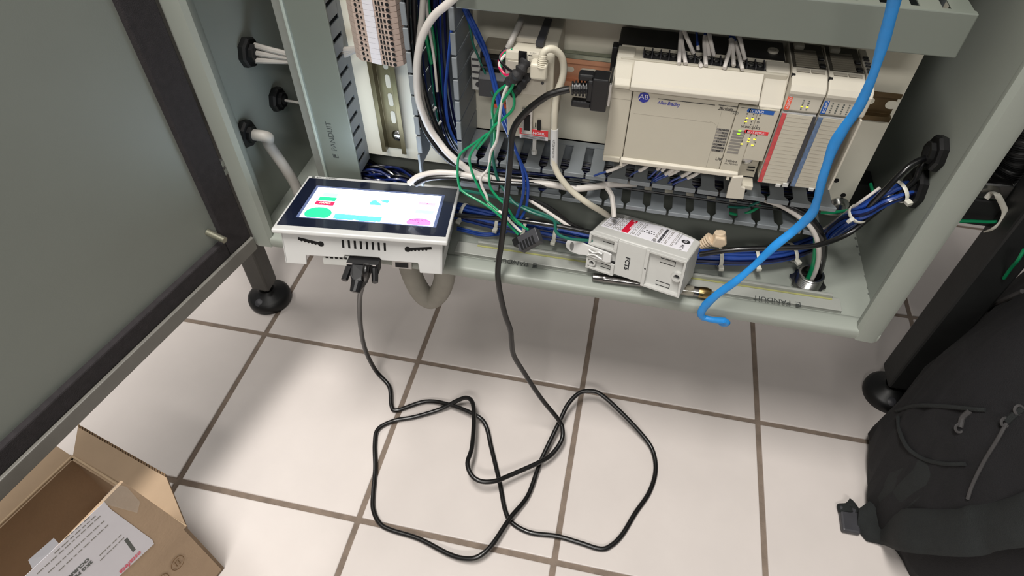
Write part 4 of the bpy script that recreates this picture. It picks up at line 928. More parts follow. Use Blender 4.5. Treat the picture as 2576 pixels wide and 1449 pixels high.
# screen area from photo corners: compute by intersecting rays with the local plane
Mi = (Matrix.Translation(dloc) @ dr.to_4x4()).inverted()
def loc2(u, v, z=0.0008):
    o = Mi @ Vector((0,0,HC)); q = Mi @ (Vector((0,0,HC))+ray(u, v)); d = q-o; t = (z-o.z)/d.z; return o + d*t
c1, c2, c3, c4 = loc2(806,470), loc2(1112,496), loc2(1087,572), loc2(751,542)
sx0, sx1, sy0, sy1 = (c1.x+c4.x)/2, (c2.x+c3.x)/2, (c3.y+c4.y)/2, (c1.y+c2.y)/2
build(MB().box(sx0-.004, sx1+.004, sy0-.002, sy1+.005, .0004, .0008), 'display_frame', mat('display_frame', (104,118,160), .3), ts_, local=True)
scr = build(MB().box(sx0, sx1, sy0, sy1, .0006, .0011), 'display', SCRM, ts_, local=True)
EX, EY = Vector((1,0,0)), Vector((0,1,0))
def sq(mb, u0, v0, u1, v1, z=.0011, cut=0):
    a, b = loc2(u0, v0), loc2(u1, v1); x0, x1, y0, y1 = a.x, b.x, b.y, a.y
    mb.prism([(x0,y0,z),(x1,y0,z),(x1,y1,z),(x0,y1,z)], (0,0,.0002)); return mb
GRN = emi('screen_green', (40,220,135), .9); CYA = emi('screen_cyan', (90,225,215), 1.0); PNK = emi('screen_pink', (235,130,215), .8); SRD = emi('screen_red', (225,40,85), .8); SBL = emi('screen_blue', (70,170,245), 1.0); PGR = emi('screen_pale', (170,225,220), .9)
def ell(u, v, rx, ry, m, name='screen_button'):
    p = loc2(u, v); mb = MB(); disc(mb, (p.x,p.y,.0011), EX, EY, 0, 0, rx, ry, th=.0002, n=28)
    mb.v = [Vector((min(max(q.x,sx0),sx1), min(max(q.y,sy0),sy1), q.z)) for q in mb.v]
    return build(mb, name, m, scr, local=True)
def rect(u, v, w_, h_, m, name='screen_button'):
    p = loc2(u, v); mb = MB(); mb.box(p.x-w_/2, p.x+w_/2, max(p.y-h_/2, sy0), p.y+h_/2, .0011, .0013); return build(mb, name, m, scr, local=True)
ell(800,537,.0165,.0160,GRN); rect(831,491,.019,.0095,PGR); rect(824,501,.022,.0105,GRN); rect(817,512,.024,.0105,SRD)
rect(871,546,.030,.012,CYA); rect(928,551,.030,.012,CYA); rect(866,551.5,.021,.004,SBL); rect(923,557,.021,.004,SBL)
ell(1053,561,.0150,.0115,PNK); rect(1074,514,.022,.0075,emi('screen_pale_pink',(235,175,215),.9)); rect(1068,534,.023,.009,PGR)
build(text_mb('PRODUCTO', .0054, (loc2(1053,557).x, loc2(1053,557).y, .0013), EX, EY, align='CENTER'), 'screen_lettering', mat('plum_ink',(150,80,140),.5), scr, local=True)
build(text_mb('A', .0054, (loc2(1052,563).x, loc2(1052,563).y, .0013), EX, EY, align='CENTER'), 'screen_lettering', mat('plum_ink',(0,0,0)), scr, local=True)
build(text_mb('PARO', .0054, (loc2(817,513).x, loc2(817,513).y, .0013), EX, EY, align='CENTER', bold=.0001), 'screen_lettering', emi('screen_yellow',(255,225,190),1.2), scr, local=True)
build(text_mb('A', .0048, (loc2(1075,515).x, loc2(1075,515).y, .0013), EX, EY, align='CENTER'), 'screen_lettering', mat('plum_ink',(0,0,0)), scr, local=True)
p = loc2(943,511); q = loc2(968,508)
mb = MB(); mb.prism([(p.x-.006,p.y-.006,.0011),(p.x+.009,p.y-.006,.0011),(p.x+.008,p.y-.001,.0011),(p.x+.003,p.y+.003,.0011),(p.x,p.y+.008,.0011),(p.x-.004,p.y+.006,.0011),(p.x-.0065,p.y,.0011)], (0,0,.0002))
mb.prism([(q.x-.006,q.y+.001,.0011),(q.x+.004,q.y-.004,.0011),(q.x+.0055,q.y,.0011),(q.x+.004,q.y+.005,.0011),(q.x,q.y+.005,.0011)], (0,0,.0002))
build(mb, 'screen_emblem', CYA, scr, local=True)
build(text_mb('Allen-Bradley', .0052, (-DWd/2+.012, DHt/2-.0068, 0), EX, EY, bold=.00005), 'printed_lettering', GINK, ts_, local=True)
mb = MB(); disc(mb, (-DWd/2+.008, DHt/2-.005, 0), EX, EY, 0, 0, .0025, .0025, n=8); build(mb, 'printed_emblem', GINK, ts_, local=True)
# rear housing: open-fronted lower side with feet
bx0, bx1 = -DWd/2+.008, DWd/2-.007; by0 = -DHt/2+.008; by1 = DHt/2-.010
build(MB().box(bx0, bx1, by0+.002, by1, -.030, -.006), 'rear_housing', WHP, ts_, local=True, bevel=.002)
cut = MB()   # side wall facing viewer with the two corner legs and an opening between (profile in x,z)
zd = -DD
pr = [(bx0,-.0065),(bx1,-.0065),(bx1,zd),(bx1-.028,zd),(bx1-.030,zd+.014),(bx1-.075,zd+.0145),(bx1-.077,zd+.018),(bx0+.075,zd+.018),(bx0+.073,zd+.014),(bx0+.027,zd+.0135),(bx0+.026,zd),(bx0,zd)]
fa = build(MB().prism([(a, by0, b) for a, b in pr], (0,.003,0)), 'side_wall', WHP, ts_, local=True, bevel=.0012)
build(MB().box(bx0, bx0+.003, by0, by1, zd, -.006).box(bx1-.003, bx1, by0, by1, zd, -.006).box(bx0, bx1, by1-.003, by1, zd, -.006), 'housing_wall', WHP, ts_, local=True, bevel=.001)
build(MB().box(bx0+.02, bx1-.02, by0+.012, by1, -.045, -.030), 'rear_pod', LGP, ts_, local=True, bevel=.002)
build(MB().box(bx0-.004, bx1+.001, by0-.004, by1+.004, -.0075, -.006), 'panel_gasket', RUB, ts_, local=True)
# vents and keyholes
Z2 = Vector((0,0,1))
vs = MB(); mid = (bx0+bx1)/2+.003
for k in range(8):
    x = mid-.026+k*.0072; plate(vs, (x, by0, -.0235), EX, Z2, -.0013, .0013, 0, .011, .0003)
build(vs, 'vent_slot', HOLE, ts_, local=True)
def keyhole(x0, x1, z0, z1, big):  # slot with round end
    mb = MB(); A = Vector((x0,by0,z0)); B = Vector((x1,by0,z1)); ex = (B-A).normalized(); L_ = (B-A).length; ey = Vector((0,-1,0)).cross(ex)
    if ey.z < 0: ey = -ey
    plate(mb, A, EX*ex.x+Z2*ex.z, ey, 0, L_, -.0018, .0018, .0003)
    if (EX*ex.x+Z2*ex.z).cross(ey).y > 0: mb.v = [v - Vector((0,.0003,0)) for v in mb.v]
    c = A if big == 0 else B; disc(mb, c, EX, Z2, 0, 0, .0036, .0036, th=.0004, n=18)
    for k in range(5):
        q_ = A.lerp(B, (k+1)/6.5) - ey*.0016; disc(mb, q_, EX, Z2, 0, 0, .0014, .0014, th=.0004, n=10)
    return mb
build(keyhole(bx0+.020, bx0+.047, -.0150, -.0205, 1), 'mounting_slot', HOLE, ts_, local=True)
build(keyhole(bx1-.042, bx1-.013, -.0190, -.0150, 0), 'mounting_slot', HOLE, ts_, local=True)
mb = MB()
tbk = build(MB().box(bx0+.046, bx0+.084, by0+.002, by0+.014, zd+.001, zd+.016), 'terminal_plug', LGP, ts_, local=True, bevel=.001)
for k in range(6): plate(mb, (bx0+.050+k*.0058, by0+.002, zd+.011), EX, Z2, 0, .0035, 0, .0028, .0003)
build(mb, 'terminal_opening', HOLE, tbk, local=True)
eth = build(MB().box(bx1-.062, bx1-.038, by0+.001, by0+.014, zd+.004, zd+.015), 'network_port', ZINC, ts_, local=True)
build(MB().box(bx1-.058, bx1-.042, by0+.0006, by0+.002, zd+.006, zd+.0125), 'port_opening', HOLE, eth, local=True)
# D-sub plug under the screen (part of the serial cable, placed in the screen's frame)
TM = Matrix.Translation(dloc) @ dr.to_4x4()
def tw(mb): mb.v = [TM @ v for v in mb.v]; return mb
dx = loc2(936, 650, -DD).x; xd = mid-.004
mb = MB(); mb.box(xd-.017, xd+.022, by0-.012, by0+.004, zd+.002, zd+.016)
pl = build(tw(mb), 'plug', BLACKP, scb, bevel=.0012, label='black plug under the touch screen')
mb = MB(); mb.prism([(xd-.011,by0-.010,zd+.014),(xd+.012,by0-.010,zd+.014),(xd+.010,by0-.024,zd+.008),(xd+.004,by0-.032,zd+.002),(xd-.005,by0-.032,zd+.002),(xd-.010,by0-.024,zd+.008)], (0,.004,-.014))
build(tw(mb), 'plug_hood', BLACKP, pl, bevel=.0015)
for sg, x in ((-1, xd-.014), (1, xd+.017)):
    mb = MB().cyl((x, by0-.010, zd+.008), (x+sg*.003, by0-.026, zd-.001), .0045, .0040, n=10)
    build(tw(mb), 'thumb_screw', BLACKP, pl, bevel=.0006)
mb = MB().cyl((xd, by0-.028, zd+.001), (xd-.002, by0-.038, zd-.009), .0078, .0062, n=14); build(tw(mb), 'strain_relief', BLACKP, pl, bevel=.0008)
mb = MB(); mb.box(xd-.0165, xd-.0095, by0-.0125, by0-.0118, zd+.0135, zd+.0150).box(xd+.012, xd+.019, by0-.0125, by0-.0118, zd+.0135, zd+.0150); build(tw(mb), 'screw_insert', CHROME, pl)

# ================================================================== LOOSE CONVERTER
KA = 1.052
ar = Euler((-0.2313, -0.0847, -0.3145), 'XYZ').to_matrix()
aloc = Vector((-.0228, .5542, .3941-HC))*KA; aloc.z += HC
L_, D_, W_ = .118*KA, .0693*KA, .0488*KA
ac = thing('interface_converter', 'loose light-grey converter lying on its side on the cabinet sill, label upward', 'converter', aloc, rot=ar)
# body profile in local x,y (top outline curved towards the far side), extruded along z by W_
out = [(0,.006),(L_,.006),(L_,D_*.80),(L_*.90,D_*.885),(L_*.75,D_*.955),(L_*.55,D_*.99),(L_*.35,D_*1.0),(L_*.15,D_*.985),(0,D_*.94)]
build(MB().xy(out, 0, W_), 'body', LGP, ac, local=True, bevel=.0025, segs=3)
# back relief facing viewer (y=0 side): raised frames left and right, center plate
def bxl(m_, x0, x1, y0, y1, z0, z1): m_.box(x0,x1,y0,y1,z0,z1); return m_
mb = MB(); bxl(mb, L_*.30, L_*.60, .003, .0065, .002, W_-.001); build(mb, 'rear_plate', LGP, ac, local=True, bevel=.0006)
for z0, z1 in ((0, W_*.33), (W_*.66, W_)):   # two left blocks
    mb = MB(); bxl(mb, 0, L_*.305, 0, .0065, z0, z0+.003); bxl(mb, 0, L_*.305, 0, .0065, z1-.003, z1); bxl(mb, L_*.27, L_*.305, 0, .0065, z0+.003, z1-.003); bxl(mb, 0, .003, 0, .0065, z0+.003, z1-.003)
    build(mb, 'rear_frame', LGP, ac, local=True, bevel=.0005)
mb = MB(); bxl(mb, L_*.60, L_*.635, 0, .0065, 0, W_); bxl(mb, L_*.635, L_, 0, .0065, 0, .003); bxl(mb, L_*.635, L_, 0, .0065, W_-.003, W_); bxl(mb, L_-.003, L_, 0, .0065, .003, W_-.003)
build(mb, 'rear_frame', LGP, ac, local=True, bevel=.0005)
mb = MB()
for (x0, x1, z0, z1) in ((.14,.27,.80,.91),(.14,.26,.09,.20),(.74,.89,.72,.85),(.74,.88,.10,.22)):
    X0, X1, Z0_, Z1_ = L_*x0, L_*x1, W_*z0, W_*z1; yy = .0060
    for q4 in ((X0,X1,Z0_,Z0_+.0007),(X0,X1,Z1_-.0007,Z1_),(X1-.0008,X1,Z0_,Z1_)): mb.box(q4[0],q4[1],yy-.0003,yy,q4[2],q4[3])
build(mb, 'moulded_slot', HOLE, ac, local=True)
mb = MB(); mb.box(L_*.10, L_*.29, .001,.0058, W_*.335, W_*.37); mb.box(L_*.265,L_*.30,.0025,.0062,W_*.34,W_*.375)
build(MB().box(L_*.265,L_*.302,.0018,.0045,W_*.335,W_*.375), 'spring_gap', HOLE, ac, local=True)
# white DIN clip protruding to the left
clip = MB()
pr = [(-.030,.50),(-.027,.66),(-.020,.70),(-.010,.70),(-.002,.66),(L_*.235,.62),(L_*.265,.60),(L_*.265,.38),(L_*.22,.34),(-.002,.36),(-.010,.32),(-.022,.33),(-.028,.40)]
clip.prism([(a, -.0022, b*W_) for a, b in pr], (0,.003,0)); cl_ = build(clip, 'rail_clip', WHP, ac, local=True, bevel=.0008)
mb = MB(); disc(mb, (-.0205,-.0022,.5*W_), EX, Z2, 0, 0, .0028, .0065, th=.0002); build(mb, 'clip_eye', mat('shade_hole',(120,120,118),.7), cl_, local=True)
mb = MB(); plate(mb, (.004,-.0022,.40*W_), EX, Z2, 0, .019, 0, .0095, .0002); wn_ = build(mb, 'clip_window', mat('recess_grey',(160,160,156),.7), cl_, local=True)
mb = MB(); mb.tube([Vector((.003,-.0030,.56*W_)),Vector((.010,-.0030,.52*W_)),Vector((.016,-.0030,.57*W_)),Vector((.021,-.003,.55*W_))], .0012, n=6); mb.tube([Vector((.003,-.003,.42*W_)),Vector((.011,-.003,.47*W_)),Vector((.018,-.003,.43*W_)),Vector((.022,-.003,.41*W_))], .0012, n=6)
build(mb, 'clip_spring', WHP, cl_, local=True, smooth=True)
def ring(x, z, r):
    mb = MB(); n = 20
    for k in range(n):
        a0, a1 = 2*math.pi*k/n, 2*math.pi*(k+1)/n
        mb.prism([(x+math.cos(a0)*r,.0005,z+math.sin(a0)*r),(x+math.cos(a1)*r,.0005,z+math.sin(a1)*r),(x+math.cos(a1)*r*.6,.0005,z+math.sin(a1)*r*.6),(x+math.cos(a0)*r*.6,.0005,z+math.sin(a0)*r*.6)], (0,.0055,0))
    return mb
build(ring(L_*.935, W_*.52, .0062), 'screw_boss', LGP, ac, local=True); build(ring(L_*.06, W_*.17, .0052), 'screw_boss', LGP, ac, local=True)
mb = MB(); disc(mb, (L_*.935,.0060,W_*.52), EX, Z2, 0,0,.0035,.0035, th=.0002); disc(mb, (L_*.06,.0060,W_*.17), EX, Z2, 0,0,.003,.003, th=.0002); build(mb, 'boss_hole', DKP, ac, local=True)
build(text_mb('FCT5', .0080, (L_*.405, .003, W_*.62), -Z2, EX, bold=.0003, off=.0003), 'handwritten_marks', INK, ac, local=True)
mb = MB(); mb.box(L_*.612,L_*.628,-.0003,0,W_*.48,W_*.505); build(mb, 'frame_notch', HOLE, ac, local=True)
# label on the top face (z=W_): local coords lx 0..L_, ly 0..D_
lab_pts = [(1512,567),(1533,549),(1601,554),(1662,570),(1745,604),(1727,633)]
def la(u, v): 
    Mi2 = (Matrix.Translation(aloc) @ ar.to_4x4()).inverted(); o = Mi2 @ Vector((0,0,HC)); q = Mi2 @ (Vector((0,0,HC))+ray(u, v)); d = q-o; t = (W_-o.z)/d.z; return o + d*t
P = [la(u, v) for u, v in [(1512,568),(1534,547),(1570,550),(1620,559),(1680,575),(1746,604),(1728,634)]]
P = [Vector((min(max(q.x,.003),L_-.002), min(max(q.y,.004),D_*.97), W_)) for q in P]
lbl = build(MB().prism(P[::-1], (0,0,.0003)), 'label_sheet', PAPER, ac, local=True)
lx0, lx1 = min(q.x for q in P), max(q.x for q in P)
ly0 = P[0].y
EXl, EYl = Vector((1,0,0)), Vector((0,1,0)); zl = W_+.0003
def lp_(x0, x1, y0, y1, mb): mb.box(lx0+x0, lx0+x1, ly0+y0, ly0+y1, zl, zl+.0002); return mb
LW = lx1-lx0; LHt = D_*.93-ly0
rb = build(lp_(LW*.235, LW*.315, .001, LHt*.86, MB()), 'danger_band', mat('crimson_print',(206,20,52),.5), ac, local=True)
build(text_mb('DANGER', .0062, (lx0+LW*.295, ly0+LHt*.74, zl+.0002), -EYl, EXl, bold=.0002, sx=.82), 'printed_lettering', PAPER, lbl, local=True)
mb = MB(); mb.prism([(lx0+LW*.25,ly0+LHt*.77,zl+.0003),(lx0+LW*.30,ly0+LHt*.77,zl+.0003),(lx0+LW*.275,ly0+LHt*.84,zl+.0003)], (0,0,.0001)); build(mb, 'warning_triangle', PAPER, lbl, local=True)
mb = MB()
for a in (.02,.115): lp_(LW*a, LW*a+.0003, .003, LHt*.80, mb)
for b in (.003, LHt*.27, LHt*.53, LHt*.80): lp_(LW*.02, LW*.118, b, b+.0003, mb)
for a in (.345,.405,.425): lp_(LW*a, LW*a+.0003, .001, LHt*.88, mb)
build(mb, 'printed_rule', INK, lbl, local=True)
mb = MB(); rnd = random.Random(2)
for a in [.135,.152,.168,.186,.203,.22,.36,.375,.435,.60,.612,.624,.70,.73,.745,.80,.815]:
    y = .002
    while y < LHt*.85:
        ln_ = rnd.uniform(.003,.009); lp_(LW*a, LW*a+.0007, y, min(y+ln_, LHt*.87), mb); y += ln_+rnd.uniform(.001,.004)
for k in range(3): lp_(LW*.04, LW*.10, .006+LHt*.265*k, .0075+LHt*.265*k, mb); lp_(LW*.045, LW*.095, .0095+LHt*.265*k, .0105+LHt*.265*k, mb)
build(mb, 'printed_lines', LINK, lbl, local=True)
mb = MB()
for k in range(4): disc(mb, (lx0+LW*(.475+.028*k), ly0+LHt*.50, zl), EXl, EYl, 0,0,.0011,.0011, th=.0002, n=8)
for k in range(5): disc(mb, (lx0+LW*(.462+.028*k), ly0+LHt*.38, zl), EXl, EYl, 0,0,.0011,.0011, th=.0002, n=8)
build(mb, 'pin_diagram', INK, lbl, local=True)
mb = MB(); y = .001
while y < LHt*.9:
    wd = rnd.choice([.0003,.0005,.0009]); lp_(LW*.655, LW*.685, y, y+wd, mb); y += wd+rnd.choice([.0004,.0006])
build(mb, 'barcode', INK, lbl, local=True)
mb = MB(); disc(mb, (lx0+LW*.925, ly0+LHt*.50, zl), EXl, EYl, 0,0,.0056,.0052, th=.0002, n=8); build(mb, 'printed_emblem', INK, lbl, local=True)
build(text_mb('AB', .0062, (lx0+LW*.903, ly0+LHt*.50, zl+.0003), -EYl, EXl, align='CENTER'), 'emblem_letters', PAPER, lbl, local=True)
build(text_mb('AIC +', .0062, (lx0+LW*.905, ly0+LHt*.30, zl), -EYl, EXl, bold=.0001), 'printed_lettering', INK, lbl, local=True)
build(text_mb('CE', .0065, (lx0+LW*.60, ly0+LHt*.16, zl), -EYl, EXl), 'printed_lettering', INK, lbl, local=True)
build(text_mb('ADVANCED INTERFACE CONVERTER', .0026, (lx0+LW*.835, ly0+LHt*.92, zl), -EYl, EXl, sx=.75), 'printed_lettering', GINK, lbl, local=True)
# beige angled plug
bpg = thing('angled_plug', 'beige right-angle ribbed plug poking up behind the loose converter', 'plug', PZ(1800,610,.39))
a, b = PY(1762,618,.612), PY(1792,600,.612); mb = MB()
for k in range(5): mb.cyl(a.lerp(b,k/5), a.lerp(b,(k+.6)/5), .0052+.0009*k, n=12)
mb.cyl(a, b, .0045); build(mb, 'strain_relief', BEIGE, bpg)
e_ = PY(1808,602,.612); build(MB().xz([(b.x-.001,b.z-.007),(e_.x+.004,e_.z-.008),(e_.x+.010,e_.z-.001),(e_.x+.006,e_.z+.008),(b.x+.002,b.z+.009)], .604, .620), 'plug_body', BEIGE, bpg, bevel=.002)
build(MB().cyl(e_+Vector((.001,0,.002)), PY(1811,584,.614), .0068, n=20), 'plug_collar', BEIGE, bpg, bevel=.001)
# screwdriver
sdv = thing('screwdriver', 'slim chrome screwdriver with knurled brass end lying under the loose converter', 'screwdriver', PZ(1640,715,.37))
s0, s1 = PZ(1490,697,.3575), PZ(1788,739,.3600); ax = (s1-s0); Ls = ax.length
build(MB().lathe(s0, ax, [(0,.0030),(.001,.0046),(Ls*.09,.0050),(Ls*.1,.0056),(Ls*.12,.0050),(Ls*.3,.0046),(Ls*.42,.004),(Ls*.45,.0032),(Ls*.7,.0032),(Ls*.71,.0060),(Ls*.86,.0066),(Ls*.90,.0066)], 20), 'barrel', mat('dark_chrome',(128,126,124),.22,metal=1), sdv, smooth=True)
build(MB().lathe(s0+ax*.90, ax, [(0,.0068),(.004,.0072),(.010,.0072),(.013,.0062),(Ls*.1,.0058),(Ls*.1+.0001,0)], 20), 'knurled_cap', BRASS, sdv, smooth=True)
mb = MB().lathe(s0+ax*.735, ax, [(0,.0066),(.0002,.0068),(Ls*.12,.0069),(Ls*.1202,.0066)], 20); build(mb, 'grip_window', mat('smoky_acrylic',(120,116,104),.1,var=.3,scale=150,coat=1), sdv, smooth=True)

# ================================================================== BLUE STRAP
mb = MB()
LS = [(2262,-60,.545),(2250,0,.550),(2232,70,.553),(2215,130,.556),(2192,200,.560),(2160,270,.562),(2125,320,.563),(2098,365,.563),(2080,415,.563),(2066,460,.564),(2055,505,.566),(2040,540,.568),(2000,578,.568),(1950,618,.562),(1900,665,.556),(1850,708,.550),(1805,740,.547),(1775,768,.546),(1763,790,.546),(1772,802,.546)]
mb.tube(cy(LS), .0053, r2=.0032, n=12, sub=8, upv=(.85,-.2,.5), radf=lambda t: .86+.10*math.sin(t*23)+.06*math.sin(t*57) if t < .9 else .9)
stp = thing('blue_strap', 'bright blue twisted plastic strap draped in front of the controller and around the cabinet sill', 'strap', PY(1770,800,.55))
build(mb, 'strap_band', STRAP, stp, smooth=True)
build(MB().tube(cy([(1768,798,.546),(1785,803,.545),(1805,806,.546),(1825,808,.548)]), .0038, r2=.0030, n=10, radf=lambda t: .9+.25*t), 'strap_knot', STRAP, stp, smooth=True)
build(MB().tube([PY(1822,806,.546),PY(1830,812,.547),PY(1822,815,.55),PY(1812,812,.553)], .0036, n=10), 'strap_tail', STRAP, stp, smooth=True)

# ================================================================== GREY LOOP under cabinet
cable('flexible_conduit', cy([(1010,560,.66),(1022,640,.655),(1040,700,.65),(1062,738,.648),(1085,752,.648),(1105,735,.648),(1118,700,.65),(1122,640,.66),(1124,600,.66)]), .0165, mat('grey_hose',(150,146,136),.6), 'grey flexible conduit hanging in a loop beneath the cabinet', 'conduit', n=16)

# ================================================================== CARDBOARD BOX
HB = .15
P0, P1 = PZ(183,1149,HB), PZ(468,1325,HB)
av = (P1-P0); av.z = 0; bvv = Vector((av.y, -av.x, 0)).normalized() 
if bvv.y > 0: bvv = -bvv
BL = .30
box = thing('cardboard_box', 'open brown cardboard shipping box under the cabinet door with a white shipping label', 'box', P1)
au = av.normalized(); AL = av.length
def wall(p, q, z0, z1, th, inward, name, m=CARD, ph=None):
    p, q = Vector(p), Vector(q); P = [Vector((p.x,p.y,z0)), Vector((q.x,q.y,z0)), Vector((q.x,q.y,z1)), Vector((p.x,p.y,z1))]
    return build(MB().prism(P, inward*th), name, m, box)
P2, P3 = P1 + bvv*BL, P0 + bvv*BL
wall(P0, P1, .001, HB, .004, bvv, 'back_wall'); wl_ = wall(P1, P2, .001, HB, .004, -au, 'side_wall'); wall(P0, P3, .001, HB, .004, au, 'side_wall'); wall(P3, P2, .001, HB, .004, -bvv, 'front_wall')
build(MB().prism([Vector((p.x,p.y,.001)) for p in (P0,P1,P2,P3)], (0,0,.004)), 'base', CARD, box)
# right flap standing up (leaning inward) with label: plane through P1..P2 rim and T0
_d = ray(310,1212); T0 = Vector((0,0,HC)) + _d*((P1-au*.004-Vector((0,0,HC))).dot(au)/_d.dot(au)); T1 = T0 + bvv*(BL-.03)
FT = .0035
nf = (T0-P1).cross(bvv).normalized()
if nf.dot(Vector((0,0,HC))-P1) < 0: nf = -nf
flp = build(MB().prism([P1, P2, T1, T0], -nf*FT), 'lettered_flap', CARD, box)
def onf(u, v, off=.0004):
    o = Vector((0,0,HC)); d = ray(u, v); t = (P1+nf*off-o).dot(nf)/d.dot(nf); return o + d*t
lc_ = [onf(u, v, .0004) for u, v in [(262,1262),(277,1280),(383,1358),(387,1368),(300,1449),(240,1500),(30,1480)]]
sheet = build(MB().prism(lc_, nf*.0003), 'shipping_label', PAPER, flp, label='white printed shipping label')
bxv = (onf(300,1449)-onf(387,1361)).normalized(); byv = (onf(387,1361)-onf(277,1280)); byv = (byv - bxv*byv.dot(bxv)).normalized()
if bxv.cross(byv).dot(nf) < 0: byv = -byv
def ftx(t, size, u, v, m, off=.0009, **k):
    o = onf(u, v, off); return build(text_mb(t, size, o, bxv, byv, **k), 'printed_lettering', m, flp)
ftx('estafeta', .0108, 353, 1384, mat('pink_red_ink',(232,96,118),.6), bold=.0002, shear=.2, sx=.85); ftx('2KG PDV', .0064, 230, 1409, GINK, bold=.0003); ftx('OCURRE', .0064, 221, 1403, GINK, bold=.0003)
mb = MB(); rnd = random.Random(6)
for (u, v, n_) in [(252,1298,10),(262,1310,9),(272,1320,8),(240,1298,7),(305,1345,4),(312,1352,4),(225,1300,4)]:
    o = onf(u, v, .0008); s_ = 0
    for k in range(n_):
        l_ = rnd.uniform(.003,.008); plate(mb, o, bxv, byv, s_, s_+l_, -.0006, .0006, .0001); s_ += l_+.0015
build(mb, 'printed_lines', LINK, flp)
mb = MB(); o = onf(325,1362,.0008)
plate(mb, onf(320,1352,.0008), byv, bxv, 0, .028, 0, .004, .0001)
build(mb, 'print_bar', GINK, flp)
# fold highlight and tape
tpm = mat('clear_tape', (220,220,214), .12, var=.1, alpha=.12, coat=1)
tp = [onf(u, v, .0006) for u, v in [(291,1219),(255,1258),(262,1268),(345,1290),(352,1262),(318,1224)]]
build(MB().prism(tp, nf*.0002), 'clear_tape', tpm, flp)
# back flap folded outward: hinge P0..P1, outer edge (198,1077),(418,1201)
F0, F1 = PZ(196,1074,.152), PZ(418,1201,.152)
nb_ = (F0-P0).cross(P1-P0).normalized(); nb_ = nb_ if nb_.z > 0 else -nb_
Q0 = P0 + bvv*0; bf = build(MB().prism([P0+(P0-P1)*.0, P1, F1, F0], -nb_*.0045), 'back_flap', CARD, box)
# corrugated edge
e = MB(); n = 34
for k in range(n):
    a = F0.lerp(F1, k/n); b = F0.lerp(F1, (k+.55)/n); e.prism([a, b, b-nb_*.0045, a-nb_*.0045], (F0-P0).normalized()*.0045)
build(e, 'corrugation', CARDE, bf)
build(MB().prism([F1, P1+(F1-P1)*0.0, P1-nb_*.0045, F1-nb_*.0045], (P1-P0).normalized()*.0008), 'cut_edge', CARDE, bf)
build(MB().tube([P0+Vector((0,0,.001)), P1+Vector((0,0,.001))], .0018, smooth=False), 'fold_line', CARDL, box)
build(MB().tube([P0+Vector((0,0,.001)), P3+Vector((0,0,.001))], .0018, smooth=False), 'fold_line', CARDL, box)
# left flap outward
G0, G1 = PZ(165,1118,.152), None
lfo = -au*.07
build(MB().prism([P0, P3, P3+lfo+Vector((0,0,.012)), P0+lfo*.9+Vector((0,0,.012))], (0,0,-.004)), 'left_flap', CARD, box)
# handling marks on the flap/side
def mark(u, v):
    o = onf(u, v, .0004); mb = MB(); n = 20; ex, ey = bxv, byv; mb2 = MB()
    for k in range(n):
        a0, a1 = 2*math.pi*k/n, 2*math.pi*(k+1)/n
        q = [o + ex*math.cos(a)*r*.62 + ey*0 + ex*0 + (ex*math.cos(a)*0) + ey*math.sin(a)*r*.62*0 for a, r in ((a0,0),)] 
        A = [o + ex*(math.cos(a)*r) + ey*(math.sin(a)*r*1.25) for a, r in ((a0,.0095),(a1,.0095),(a1,.0086),(a0,.0086))]; mb.prism(A, nf*.0002)
    for s_ in (-.0022, .0022):
        plate(mb, o, ex, ey, s_-.0005, s_+.0005, -.0045, .003, .0002)
        mb.prism([o+ex*(s_-.0015)+ey*.003, o+ex*(s_+.0015)+ey*.003, o+ex*s_+ey*.0055], nf*.0002)
    plate(mb, o, ex, ey, -.005, .005, -.0058, -.0050, .0002)
    build(mb, 'handling_mark', CARDI, flp)
mark(447, 1416); mark(409, 1462)
# white paper corner inside
q0 = PZ(135,1353,.16)
tag(build(MB().prism([q0, q0+Vector((.03,-.012,.01)), q0+Vector((.02,-.05,.004)), q0+Vector((-.012,-.03,0))], (0,0,-.0006)), 'paper_sheet', PAPER), 'white paper corner sticking up inside the cardboard box', 'paper')

# ================================================================== BACKPACK
bk = thing('backpack', 'black fabric backpack slumped on the tiles against the right-hand post', 'backpack', (.72,.58,0))
def loft(levels, n=40, pw=2.6):
    """levels: (cx,cy,rx,ry,z,rot)"""
    vs = []; fs = []
    for (cx, cyy, rx, ry, z, ro) in levels:
        for k in range(n):
            a = 2*math.pi*k/n; c, s_ = math.cos(a), math.sin(a); x = rx*abs(c)**(2/pw)*(1 if c >= 0 else -1); y = ry*abs(s_)**(2/pw)*(1 if s_ >= 0 else -1)
            wob = 1 + .02*math.sin(5*a+z*23) + .012*math.sin(9*a-z*40)
            vs.append(Vector((cx + (x*math.cos(ro)-y*math.sin(ro))*wob, cyy + (x*math.sin(ro)+y*math.cos(ro))*wob, z)))
    m = len(levels)
    for i in range(m-1): fs += [(i*n+k, i*n+(k+1)%n, (i+1)*n+(k+1)%n, (i+1)*n+k) for k in range(n)]
    fs += [tuple(range(n))[::-1], tuple(range((m-1)*n, m*n))]
    mb = MB(); mb.add(vs, fs); return mb
RO = -.25
OUT = [(.505,.405),(.462,.465),(.446,.54),(.458,.62),(.500,.685),(.562,.755),(.615,.835),(.72,.89),(.85,.86),(.93,.74),(.94,.56),(.87,.43),(.74,.365),(.60,.350)]
def outline(n=56):
    P = [Vector((x, y, 0)) for x, y in OUT]; Q = spline(P[-2:] + P + P[:3], 4)[8:8+4*len(P)]
    return Q
